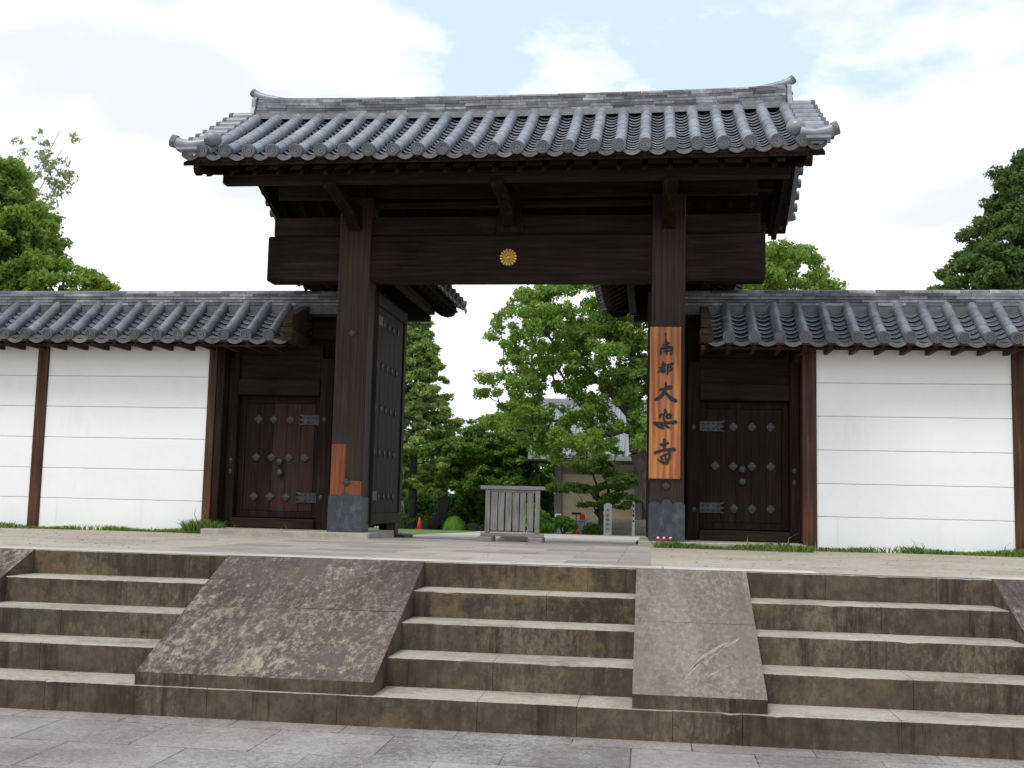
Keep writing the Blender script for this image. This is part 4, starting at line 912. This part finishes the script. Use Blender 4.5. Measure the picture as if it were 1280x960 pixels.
def tree(name,label,loc,ells,ncl,crad,per,leaf,m,trunk,radii,bark,seed,mind=.5,flat=.75,tw=.018,shell=.5,aspect=1.7,cat='tree',group=None,upbias=.35,extra=None):
    t=thing(name,label,cat,loc,group)
    cl=clusters_in(ells,ncl,seed,shell,mind)
    if extra is not None: cl=np.concatenate([cl,extra])
    P,Q=puff(cl,crad,per,seed,flat); P=P-np.array(loc)
    leafmesh('crown',P,Q,leaf,m,t,seed,aspect,upbias)
    branches(trunk,radii,cl,bark,t,'trunk',seed,tw)
    return t
Z=gz
# big leaning camphor behind the gate, right of centre
tree('camphor_tree','broad bright green tree with leaning trunk in courtyard behind the gateway, right of centre',(2.2,27.2,Z(27)),
  [(-2.3,26.6,7.0,2.1,2.6,1.7),(-.4,27,8.2,2.6,2.8,1.6),(-3.3,26.2,4.9,1.5,1.9,1.0),(2.5,27,8.0,2.8,3,2.6),(-2.0,26.4,4.2,2.1,1.8,1.0),(.2,26.4,6.2,2.0,2.4,1.4),(2.6,26.5,4.8,1.7,2.1,2.0),(-.6,25.9,3.0,1.6,1.6,.6),(2.2,25.6,3.0,1.2,1.6,.9),(5.0,27,8.4,2.8,3,2.4),(7.2,27,9.2,1.6,2.3,1.5),(8.3,27,8.6,.9,1.6,.8),(-3.0,26.2,3.3,1.4,1.6,.75),(-1.0,26,2.5,1.3,1.4,.55),(.6,26,3.7,1.3,1.3,.8),(1.1,26,5.0,1.2,1.4,.8)],
  900,.35,165,.10,M['leaf_camphor'],[(2.4,27.2,Z(27)),(2.25,27.1,.1),(1.95,27,1.3),(1.6,26.8,2.4),(1.55,26.7,3.2),(1.3,26.6,3.9),(.75,26.5,4.55),(.1,26.4,5.1),(-.5,26.3,5.7)],[.22,.20,.18,.16,.145,.13,.11,.08,.05],M['barkc'],11,mind=.26,tw=.011)
# tree behind the left wall
tree('broadleaf_tree','large yellow-green leafy tree rising behind the left white wall',(-17.5,12.5,Z(12)),
  [(-17.3,12.3,7.9,2.0,2.2,1.9),(-15.7,12.2,6.9,1.6,1.8,1.5),(-14.1,12.2,5.9,1.3,1.5,1.0),(-16.5,12,5.4,2.4,2,1.3),(-19,12.3,6.5,2,2,2.4),(-13.0,12.2,5.7,.65,.8,.6),(-16.7,12.3,8.9,1.2,1.5,1.3),(-15.6,12.3,7.8,1.1,1.3,.9)],
  760,.28,200,.085,M['leaf_left'],[(-17.5,12.5,Z(12)),(-17.4,12.5,1.5),(-17.2,12.4,3),(-16.8,12.3,4.2),(-16.6,12.3,5.2)],[.35,.3,.26,.2,.15],M['bark'],21,mind=.22,tw=.010)
# dark tree behind the right wall
tree('broadleaf_tree','dark green leafy tree rising behind far end of the right white wall',(14.5,20.5,Z(20)),
  [(14.6,20.4,10.6,1.7,2,1.7),(13.9,20.3,8.8,2.1,2.2,1.6),(12.6,20.3,7.7,1.4,1.7,1.1),(15.5,20.4,8,2.6,2.2,2.2),(11.7,20.3,7.4,.8,1,.65)],
  560,.31,210,.095,M['leaf_right'],[(14.5,20.5,Z(20)),(14.5,20.5,1.5),(14.4,20.4,3.5),(14.2,20.4,5.5),(14.3,20.4,7)],[.35,.3,.26,.2,.15],M['bark'],22,mind=.28,tw=.014)
# pale wispy bamboo over the left tree
bt=thing('bamboo','pale wispy bamboo tips above the left leafy tree','bamboo',(-25.5,25.3,Z(25)))
r=np.random.default_rng(5); cls=[]; b=MB(bt.location)
for k in range(6):
    dx=r.uniform(-1.8,.8); top=np.array([-23.2+dx*.5+.8,25.3+r.uniform(-.5,.5),14.4+r.uniform(-1,1.2)]); base=np.array([-26+dx,25.3,Z(25)])
    pts=[tuple(base+(top-base)*np.array([t**2.4,t,t])) for t in np.linspace(0,1,9)]; b.tube(pts,[.04*(1-.85*t)+.005 for t in np.linspace(0,1,9)],5)
    for q in range(26):
        t=r.uniform(.72,1); p=base+(top-base)*np.array([t**2.4,t,t]); cls.append(p+r.normal(0,.38,3)*np.array([1,1,.8]))
b.build('stem',M['barkg'],bt); P,Q=puff(np.array(cls),.22,20,5); leafmesh('foliage',P-np.array(bt.location),Q,.10,M['leaf_bamboo'],bt,5,2.6)
# tall conifer seen through the gateway
r=np.random.default_rng(8); cc=[]
for k in range(620):
    h=r.uniform(0,1)**1.05; z=1.1+h*8.9; R0=(1-h)**.85*3.3+.10
    if z<3.4: R0*=1.0
    a=r.uniform(0,2*math.pi); q=R0*r.uniform(.25,1.0)**.6*(1+.25*math.sin(5*a+z*2.3)); cc.append((-9.8+q*math.cos(a),38.4+q*math.sin(a),z-.12*q))
t=thing('conifer_tree','tall pointed yellow-green conifer seen through the gateway beside open door','tree',(-9.8,38.6,Z(38.6)))
cc=np.array(cc); P,Q=puff(cc,.34,130,8,.5,.3); leafmesh('crown',P-np.array(t.location),Q,.12,M['leaf_conifer'],t,8,2.0)
b=MB(t.location); b.tube([(-9.8,38.6,Z(38.6)),(-9.82,38.6,1),(-9.8,38.5,4),(-9.8,38.4,7),(-9.8,38.4,9.9)],[.26,.22,.16,.09,.02],8)
for c in cc[::6]: h=c[2]; b.tube([(-9.8,38.4,max(.9,h-.3*abs(c[0]+9.8))),tuple(c)],[.035,.012],4,caps=False)
b.build('trunk',M['bark'],t,smooth=True)
# dark layered maple in the middle distance
tree('maple_tree','dark green spreading maple with layered branches behind the grey slatted barrier',(-5.35,38.0,Z(38)),
  [(-5.24,37.61,3.78,1.86,2.19,0.82),(-6.00,37.61,2.79,2.41,2.41,0.82),(-4.69,37.61,2.79,2.08,2.41,0.88),(-5.67,37.61,1.48,2.52,2.41,0.77),(-4.47,37.39,1.26,1.64,2.19,0.77),(-4.14,37.61,4.33,0.99,1.31,0.55)],
  420,.36,200,.10,M['leaf_maple'],[(-5.35,38.0,Z(38)),(-5.40,37.93,-0.27),(-5.24,37.82,0.82),(-5.13,37.72,2.36)],[.2,.17,.14,.10],M['bark'],33,mind=.3,flat=.55,upbias=.8)
# small maple in front of the hall
tree('maple_tree','small airy green maple in front of hall steps beside the stone marker post',(-.08,32.3,Z(32.3)),
  [(-0.46,31.89,1.99,1.06,1.17,0.32),(-1.09,31.68,0.98,1.22,1.06,0.21),(0.61,31.89,1.35,1.06,1.28,0.37),(0.82,31.89,0.50,0.85,1.06,0.37),(0.08,31.89,2.63,0.75,0.96,0.37),(-0.24,31.78,0.44,0.75,0.85,0.27)],
  120,.30,130,.085,M['leaf_maple'],[(-.03,32.3,Z(32.3)),(-0.01,32.21,-0.25),(-0.14,32.10,0.50),(-0.24,32.00,1.24)],[.08,.07,.055,.04],M['bark'],35,mind=.24,flat=.35,upbias=1.2,tw=.012)
# hedges and bushes
def bush(name,label,cat,ells,n,rad,per,leaf,m,seed,loc,group=None,mind=.2,stem=True):
    t=thing(name,label,cat,loc,group); cl=clusters_in(ells,n,seed,.35,mind); P,Q=puff(cl,rad,per,seed,.8); k=P[:,2]>gz(loc[1])-.05; leafmesh('foliage',P[k]-np.array(loc),Q[k],leaf,m,t,seed)
    b=MB(loc)
    for c in cl[::3]: b.tube([(loc[0]+rng.uniform(-.05,.05),loc[1],loc[2]),tuple(c)],[.03,.01],4,caps=False)
    b.build('stem',M['bark'],t); return t
bush('hedge','dense green hedge at back of garden, behind dark upright stone','hedge',[(-11.5,42.5,-.35,1.9,1,1.1),(-9.3,42.5,-.4,1.9,1,1.15),(-7.3,42.5,-.4,1.6,1,1.1),(-13.5,42.5,-.2,1.6,1,1.2)],330,.34,170,.11,M['leaf_hedge'],41,(-10,42.6,gz(42.6)))
bush('hedge','dark hedge mass left of hall, below the layered maple','hedge',[(-6.4,40.2,-.2,1.7,1,1.1),(-4.8,40.0,-.1,1.5,1,1.2),(-3.6,39.6,0,.9,.9,1.3)],260,.34,170,.11,M['leaf_maple'],42,(-5.2,40.2,gz(40.2)))
bush('shrub','loose bright green shrub just right of slatted barrier, against grey planter','shrub',[(-2.65,30.2,-.35,.55,.5,.50),(-2.3,30.2,-.65,.45,.5,.35),(-2.9,30.2,.0,.25,.3,.25)],90,.16,130,.075,M['leaf_fresh'],43,(-2.6,30.3,gz(30.3)),mind=.1)
bush('shrub','trailing bright green shrub in front of grey planter and red cone','shrub',[(-1.55,30.3,-.45,.35,.3,.25),(-1.2,30.3,-.55,.22,.3,.2)],40,.14,100,.07,M['leaf_fresh'],44,(-1.5,30.4,gz(30.4)),mind=.1)
bush('shrub','low dark green shrub at foot of hall steps beside the planter','shrub',[(-.35,31.2,-.78,.4,.4,.22)],40,.14,120,.06,M['leaf_maple'],45,(-.35,31.2,gz(31.2)),mind=.1)
bush('shrub','mossy dark shrub among rocks below the upright stone','shrub',[(-9.2,38.6,-.85,.75,.5,.38)],60,.2,150,.08,M['leaf_hedge'],46,(-9.2,38.6,gz(38.6)),mind=.12)
bush('shrub','pale green leafy weeds beside the conifer trunk and cone','shrub',[(-10.75,41,-.9,.35,.3,.42)],30,.16,100,.08,M['leaf_fresh'],47,(-10.75,41,gz(41)),mind=.1)
rb=thing('clipped_bush','neat round clipped green bush on the lawn edge behind the gateway','bush',(-7.2,36.2,gz(36.2)))
r=np.random.default_rng(4); d=r.normal(0,1,(9000,3)); d/=np.linalg.norm(d,axis=1)[:,None]; d[:,2]=np.abs(d[:,2])*1.0; bump=1+.03*np.sin(d[:,0]*9)+.03*np.sin(d[:,1]*8+2)
leafmesh('foliage',d*np.array([.57,.57,.66])*bump[:,None]*r.uniform(.93,1.02,9000)[:,None],d,.055,M['leaf_bush'],rb,4,1.5,.2,.5)
b=MB(rb.location); b.ball(tuple(rb.location),.52,1,1,1.1,u=16,v=10); b.build('inner_twigs',M['bark'],rb)
# distant tree belt closing the view
tb=thing('tree_belt','far dark belt of trees closing the garden behind conifer and maple','trees',(-10,60,gz(60))); tb['kind']='stuff'
cl=clusters_in([(x,60+3*math.sin(x),1.8+.7*math.sin(x*1.3),2.4,2,3.3+.5*math.sin(x*.7)) for x in range(-34,12,3)],760,51,.2,.45)
P,Q=puff(cl,.85,90,51); leafmesh('tree_belt_foliage',P-np.array(tb.location),Q,.30,M['leaf_maple'],tb,51)

# grass strips along the walls
def grass(name,label,x0,x1,yf,n,h,seed,hvar=None):
    r=np.random.default_rng(seed); x=r.uniform(x0,x1,n); y=yf(x,r.uniform(0,1,n))
    dens=np.sin(x*2.1)+np.sin(x*5.3+1)+r.normal(0,.8,n); k=dens>-.9; x,y=x[k],y[k]; n=len(x)
    z=-.1*(y+6.47)/6.97; hh=h*r.uniform(.35,1.0,n)**1.3*(1+.35*np.sin(x*3.7)); tall=r.uniform(0,1,n)>.992; hh[tall]*=2.2
    a=r.uniform(0,2*math.pi,n); wv=np.stack([np.cos(a),np.sin(a),0*a],1)*.0045*(1+r.uniform(0,1,n))[:,None]; ln=np.stack([r.normal(0,.35,n),r.normal(0,.35,n),np.ones(n)],1)*hh[:,None]
    p=np.stack([x,y,z],1); v=np.stack([p-wv,p+wv,p+ln*.6+wv*.7,p+ln+np.stack([r.normal(0,.25,n)*hh,r.normal(0,.25,n)*hh,-.1*hh],1),p+ln*.6-wv*.7],1).reshape(-1,3)
    me=bpy.data.meshes.new(name); me.vertices.add(5*n); me.vertices.foreach_set('co',v.ravel().astype(np.float32)); me.loops.add(5*n); me.loops.foreach_set('vertex_index',np.arange(5*n,dtype=np.int32))
    me.polygons.add(n); me.polygons.foreach_set('loop_start',np.arange(0,5*n,5,dtype=np.int32)); me.polygons.foreach_set('loop_total',np.full(n,5,dtype=np.int32)); me.update(calc_edges=True)
    return tag(link(name,me,M['grass']),label,'grass',kind='stuff')
grass('grass','thin strip of green grass along foot of the left white wall',-13,-2.95,lambda x,u:.50-.42*u*(.55+.3*np.sin(x*1.3)),9000,.09,61)
grass('grass','green grass strip along foot of right wall and side door',2.15,13,lambda x,u:np.where(x<4.25,-.12,.50)-.5*u*(.7+.25*np.sin(x*1.9)),13000,.105,62)
grass('grass','tuft of taller grass at corner post of left wall',-4.85,-4.3,lambda x,u:.45-.3*u,1100,.2,63)
grass('grass','lawn grass beyond the open door leaf',-14,-6.4,lambda x,u:36+5*u,1,.06,64) if False else None

r=random.Random(12); b=MB()
for i in range(420):
    x=r.uniform(-8,8); y=r.uniform(-6.0,.2)
    if -2.5<x<2.1 and r.random()<.75: continue
    q=r.uniform(.004,.013)*(2 if r.random()<.04 else 1); b.ball((x,y,gz(y)+q*.4),q,r.uniform(.8,1.5),r.uniform(.7,1.1),.6,u=6,v=4)
tag(b.build('grit',M['foot']),'scattered small stones and grit on sandy strip before the walls','grit',kind='stuff')
# ------------------------------------------------------------------ things in the courtyard
# hall
h=thing('temple_hall','tan walled temple hall with grey tiled roof, half hidden behind the courtyard trees','building',(3,38,-1.1))
b=MB(h.location); b.box(-2.1,10,36,42,-.35,2.2); b.build('wall',M['tan'],h)
b=MB(h.location); b.box(-2.3,10.2,35.4,42.4,-1.3,-.352); b.build('base',M['hallstone'],h)
for x in(-2.22,1.55,5.5,9.4): b=MB(h.location); b.box(x-.16,x+.16,35.82,36.14,-.35,2.4,bev=.02); b.build('column',M['greycol'],h)
b=MB(h.location); b.box(-2.4,10.2,35.84,35.99,1.72,1.92); b.box(-2.4,10.2,35.80,35.99,2.2,2.4); b.build('wall_beam',M['greycol'],h)
b=MB(h.location); b.box(1.75,5.3,35.90,35.995,-.30,1.7); dd=b.build('door',M['hallwood'],h)
for i in range(8):
    b=MB((2+.42*i,35.89,.55)); diamond(b,1.15+.42*i if False else 2.0+.42*i,35.895,.45,.08); b.build('stud',M['white'],dd)
b=MB(h.location); X0,X1=-3.5,11.5
yf,yr,ze,zr=34.2,39,2.55,5.25
n=8; vs=[]
for i in range(n+1):
    t=i/n; vs+=[(X0+.9*0*t,yf+(yr-yf)*t,ze+(zr-ze)*(.75*t+.25*t*t)),(X1,yf+(yr-yf)*t,ze+(zr-ze)*(.75*t+.25*t*t))]
m_=len(vs); vs+=[(a,c,z-.22) for a,c,z in vs]
fs=[(2*i,2*i+1,2*i+3,2*i+2) for i in range(n)]+[(m_+2*i,m_+2*i+2,m_+2*i+3,m_+2*i+1) for i in range(n)]+[(0,m_,m_+1,1)]+[(2*i,2*i+2,m_+2*i+2,m_+2*i) for i in range(n)]+[(2*i+1,m_+2*i+1,m_+2*i+3,2*i+3) for i in range(n)]
b.add(vs,fs)
b.add([(x,y,z) for x,y,z in vs[:2*(n+1)]] and [(X0,yr,zr),(X1,yr,zr),(X1,yr+4.8,ze),(X0,yr+4.8,ze)],[(0,1,2,3)])
b.add([(X0+.9,36.0,2.3),(X0+.9,yr,zr-.25),(X0+.9,42,2.3)],[(0,1,2)])
k=0; x=X0+.15
while x<X1-.1:   # tile rolls
    pts=[(x,yf-.03+(yr-yf)*t,ze+(zr-ze)*(.75*t+.25*t*t)+.02) for t in np.linspace(0,1,6)]; b.tube(pts,.07,6); x+=.30
ro=b.build('roof',M['slate'],h)
b=MB(h.location); b.box(X0-.1,X1+.1,yr-.18,yr+.18,zr-.05,zr+.32,bev=.03); b.build('ridge',M['slate'],ro)
b=MB(h.location)
for i in range(48): b.box(X0+.2+i*.31,X0+.27+i*.31,yf+.15,36.0,2.3,2.38)
b.box(X0,X1,yf+.02,yf+.14,2.27,2.36); b.build('eave_rafters',M['hallwood'],h)
b=MB(h.location)
for k in range(5):
    b.box(-.55,6,33.0+.34*k,35.38,-1.10+.15*k,-.955+.15*k,bev=.01)
b.build('entrance_steps',M['hallstone'],h)
b=MB(h.location); b.box(-.72,-.57,33.0,35.36,-1.2,-.45,bev=.02); b.build('step_wing',M['hallstone'],h)
b=MB((-2.2,35.8,.0)); b.box(-2.34,-2.06,35.79,35.812,-.42,-.16); tag(b.build('paper_notice',M['white']),'small white notice fixed low on hall corner column','notice')
# planter
pl=thing('stone_planter','long grey stone planter box left of the hall steps','planter',(-1.4,32.1,gz(32)))
b=MB(pl.location); b.box(-2.35,-.72,31.8,32.5,gz(32)-.02,-.40,bev=.01); b.build('box',M['planter'],pl)
b=MB(pl.location); b.box(-2.42,-.65,31.74,32.56,-.398,-.33,bev=.012); b.build('coping',M['planter'],pl)
b=MB(pl.location); b.box(-1.25,-1.235,31.795,31.799,-.93,-.42); b.box(-1.84,-1.825,31.795,31.799,-.93,-.42); b.build('joint',M['black'],pl)
# cones
def cone(label,x,y,hh):
    t=thing('traffic_cone',label,'cone',(x,y,gz(y)),'red traffic cones'); z=gz(y)
    b=MB(t.location); b.tube([(x,y,z+.035),(x,y,z+hh*.5),(x,y,z+hh)],[.15,.09,.03],16); b.build('cone_body',M['red_paint'],t,smooth=True)
    b=MB(t.location); b.box(x-.2,x+.2,y-.2,y+.2,z,z+.033,bev=.015); b.build('base',M['red_paint'],t)
cone('slim red traffic cone on lawn between conifer trunk and round bush',-9.05,36.9,.60)
cone('red traffic cone in front of grey planter',-1.02,30.9,.48)
sp=thing('signpost','black sign plate on slim pole standing behind red cone at planter','signpost',(-1.03,31.15,gz(31)))
b=MB(sp.location); b.tube([(-1.03,31.15,gz(31)),(-1.03,31.15,-.05)],.018,8); b.build('pole',M['black'],sp)
b=MB(sp.location); b.box(-1.22,-.82,31.12,31.14,-.12,-.02); b.build('plate',M['black'],sp)
b=MB((-.82,32,-.3)); b.box(-.95,-.72,32.05,32.25,-.328,-.13,bev=.02); b.box(-.93,-.74,32.07,32.23,-.128,-.09,bev=.02); tag(b.build('red_box',M['red_paint']),'small red box standing on end of grey planter','box')
# inscribed stone marker
ms=thing('stone_marker','pale square stone marker post with five carved black characters near hall steps','stone marker',(.33,30.6,gz(30.6)))
zb=gz(30.6); b=MB(ms.location); b.box(.17,.49,30.45,30.75,zb-.02,.36,bev=.012); b.build('shaft',M['marker'],ms)
b=MB(ms.location); b.prism([(.22,.362),(.44,.362),(.42,.405),(.33,.43),(.24,.405)],'y',30.5,30.7); b.build('cap',mat('pink_stone',[(.3,(.55,.40,.34)),(.7,(.65,.5,.44))],8,rough=.8),ms)
g5=[[([(-1,.35),(1,.45)],[.2,.22]),([(0,1),(0,.3),(-.9,-.9)],[.22,.22,.12]),([(.0,.3),(.9,-.9)],[.2,.3])],
    [([(0,1),(0,.8)],[.25,.25]),([(-.9,.4),(-.85,.7),(.9,.7),(.8,.4)],[.16]*4),([(-1,.05),(1,.05)],[.18,.2]),([(-.1,.5),(-.5,-.4),(.6,-.95)],[.18,.18,.2]),([(.5,.0),(.1,-.5),(-.8,-.95)],[.18,.18,.12])],
    [([(-.6,.8),(.6,.8)],[.18]*2),([(0,1),(0,.4)],[.2]*2),([(-1,.4),(1,.4)],[.2]*2),([(-.9,-.05),(.9,-.05)],[.18]*2),([(.35,.3),(.35,-.9),(.0,-.8)],[.2,.22,.14]),([(-.4,-.3),(-.15,-.6)],[.2]*2)],
    [([(-.7,.5),(-.65,-.2)],[.2]*2),([(-.7,.5),(.7,.5),(.65,-.2)],[.18,.2,.2]),([(-.65,-.15),(.65,-.15)],[.18]*2),([(0,1),(0,-1)],[.22,.18])],
    [([(-.8,.9),(-.8,-.95)],[.2]*2),([(-.8,.85),(-.15,.85),(-.15,.1)],[.16]*3),([(-.8,.45),(-.15,.45)],[.12]*2),([(-.8,.1),(-.15,.1)],[.12]*2),([(.15,.1),(.15,.85),(.8,.85),(.8,-.95),(.6,-.85)],[.16,.16,.18,.2,.12]),([(.15,.45),(.8,.45)],[.12]*2),([(.15,.1),(.8,.1)],[.12]*2)]]
for i,(st,zc) in enumerate(zip(g5,(.10,-.10,-.30,-.49,-.70))):
    b=MB((.33,30.45,zc)); 
    for q,(pts,ws) in enumerate(st): ribbon(b,pts,[q_*1.15 for q_ in ws],30.449-.0005*q,.004,lambda x,z,y,zc=zc:(.33+x*.072,y,zc+z*.078))
    b.build('carved_character',M['black'],ms)
wp=thing('marker_post','slim white post with black marks right of the stone marker','post',(1.38,32.1,gz(32)))
b=MB(wp.location); z0=gz(32); b.prism([(1.325,z0),(1.435,z0),(1.435,.45),(1.38,.53),(1.325,.45)],'y',32.04,32.15); b.build('shaft',M['white'],wp)
b=MB(wp.location)
for z1,z2,wd in((.25,.38,.05),(.02,.13,.055),(-.16,-.04,.055),(-.38,-.30,.05)): b.box(1.38-wd*.7,1.38+wd*.7,32.032,32.039,z1,z2); 
b.build('painted_mark',M['black'],wp)
# upright dark stone on rocks
us=thing('upright_stone','dark upright memorial stone on a mossy rock base before the hedge','standing stone',(-8.1,38.2,gz(38)))
b=MB(us.location); b.prism([(-8.30,-.30),(-7.95,-.32),(-7.86,.10),(-7.80,.42),(-7.93,.50),(-8.1,.53),(-8.3,.50),(-8.42,.40),(-8.40,.05)],'y',38.05,38.3); b.build('slab',M['mossrock'],us)
b=MB(us.location); 
r=random.Random(9)
for (x,y,z,s1,s2) in((-8.25,38.1,-.72,.55,.42),(-8.75,37.9,-.95,.5,.3),(-7.75,37.9,-.95,.45,.28)):
    b.ball((x,y,z),s1,1,.8,s2/s1,u=12,v=8)
ob=b.build('rock_base',M['mossrock'],us)
for v in ob.data.vertices:
    v.co+=Vector((r.uniform(-.04,.04),r.uniform(-.04,.04),r.uniform(-.03,.03)))
for i,(x,y,s,lb) in enumerate(((-6.35,36.6,.38,'low dark boulder just right of the round clipped bush'),(-5.7,36.2,.3,'small dark boulder nearer the slatted barrier, beside lawn'),(-9.7,38.0,.3,'low dark boulder beside the mossy shrub, left of upright stone'))):
    b=MB((x,y,gz(y))); b.ball((x,y,gz(y)+s*.3),s,1.2,.8,.8,u=10,v=7); o=b.build('boulder',M['mossrock']); tag(o,lb,'rock','garden boulders')
    for v in o.data.vertices: v.co+=Vector((r.uniform(-.05,.05),r.uniform(-.05,.05),r.uniform(-.04,.04)))

# person in a white shirt, mostly hidden by the open door leaf
pe_loc=(-10.83,40.0,gz(40))
pe=bpy.data.objects.new('person',None)
def person(loc):
    J={}; V=[];E_=[];Rr=[]
    def j(n,p,r,par=None):
        J[n]=len(V); V.append(p); Rr.append(r)
        if par: E_.append((J[par],J[n]))
    j('pel',(0,0,.93),(.15,.11)); j('sp',(0,0,1.12),(.135,.10),'pel'); j('ch',(0,.0,1.30),(.165,.11),'sp'); j('nk',(0,0,1.44),(.06,.06),'ch'); j('hd0',(0,-.01,1.53),(.07,.08),'nk'); j('hd1',(0,-.015,1.60),(.082,.10),'hd0'); j('hd2',(0,-.01,1.68),(.07,.085),'hd1'); j('nose',(0,-.115,1.59),(.014,.014),'hd1')
    for s,n in((1,'l'),(-1,'r')):
        j('hp'+n,(s*.09,0,.88),(.09,.09),'pel'); j('kn'+n,(s*.10,-.02,.48),(.062,.062),'hp'+n); j('cf'+n,(s*.10,.01,.32),(.055,.055),'kn'+n); j('an'+n,(s*.10,.02,.09),(.04,.04),'cf'+n); j('to'+n,(s*.11,-.15,.04),(.04,.035),'an'+n)
        j('sh'+n,(s*.18,0,1.38),(.062,.062),'ch'); j('el'+n,(s*.26,.02,1.12),(.043,.043),'sh'+n); j('wr'+n,(s*.27,-.05,.88),(.028,.028),'el'+n); j('pa'+n,(s*.27,-.07,.81),(.034,.020),'wr'+n)
        for q in range(4): j('f%d'%q+n,(s*(.262+.004*q),-.105+.022*q,.765),(.009,.009),'pa'+n); j('g%d'%q+n,(s*(.252),-.105+.022*q,.725-.006*(1.5-abs(q-1.5))),(.008,.008),'f%d'%q+n)
        j('t1'+n,(s*.255,-.112,.80),(.010,.010),'pa'+n); j('t2'+n,(s*.25,-.125,.77),(.009,.009),'t1'+n)
    me=bpy.data.meshes.new('body'); me.from_pydata(V,E_,[]); o=bpy.data.objects.new('person',me); C.objects.link(o); o.location=loc
    md=o.modifiers.new('skin','SKIN'); 
    for i,rr in enumerate(Rr): me.skin_vertices[0].data[i].radius=rr
    me.skin_vertices[0].data[0].use_root=True
    ms_=o.modifiers.new('sub','SUBSURF'); ms_.levels=2; ms_.render_levels=2; md.use_smooth_shade=True
    dg=bpy.context.evaluated_depsgraph_get(); dg.update(); m2=bpy.data.meshes.new_from_object(o.evaluated_get(dg)); o.modifiers.clear(); o.data=m2
    m2.materials.clear(); 
    for q in('skin','cloth','trouser','hair'): m2.materials.append(M[q])
    for p in m2.polygons:
        z=p.center.z; x=abs(p.center.x); k=0
        if z>.93 and z<1.46 and not(x>.2 and z<1.1): k=1
        elif z<=.93 and x<.21: k=2 if z>.08 else 3
        if z>1.62 and p.center.y>-.07 or (z>1.66): k=3
        if z>1.5 and p.center.y>.03: k=3
        p.material_index=k; p.use_smooth=True
    b=MB((0,0,0))
    for s in(-1,1): b.ball((s*.032,-.098,1.615),.010,u=8,v=6)
    e=b.build('eyes',M['hair'],None); e.parent=o; e.location=(0,0,0)
    b=MB((0,0,0)); b.ball((0,-.104,1.552),.018,1,.3,.3,u=8,v=6); e=b.build('mouth',M['doll'],None); e.parent=o
    return o
po=person(pe_loc); tag(po,'person in white short-sleeved shirt and beige trousers, mostly hidden by open door','person'); po.rotation_euler=(0,0,R(35))
bpy.data.objects.remove(pe)
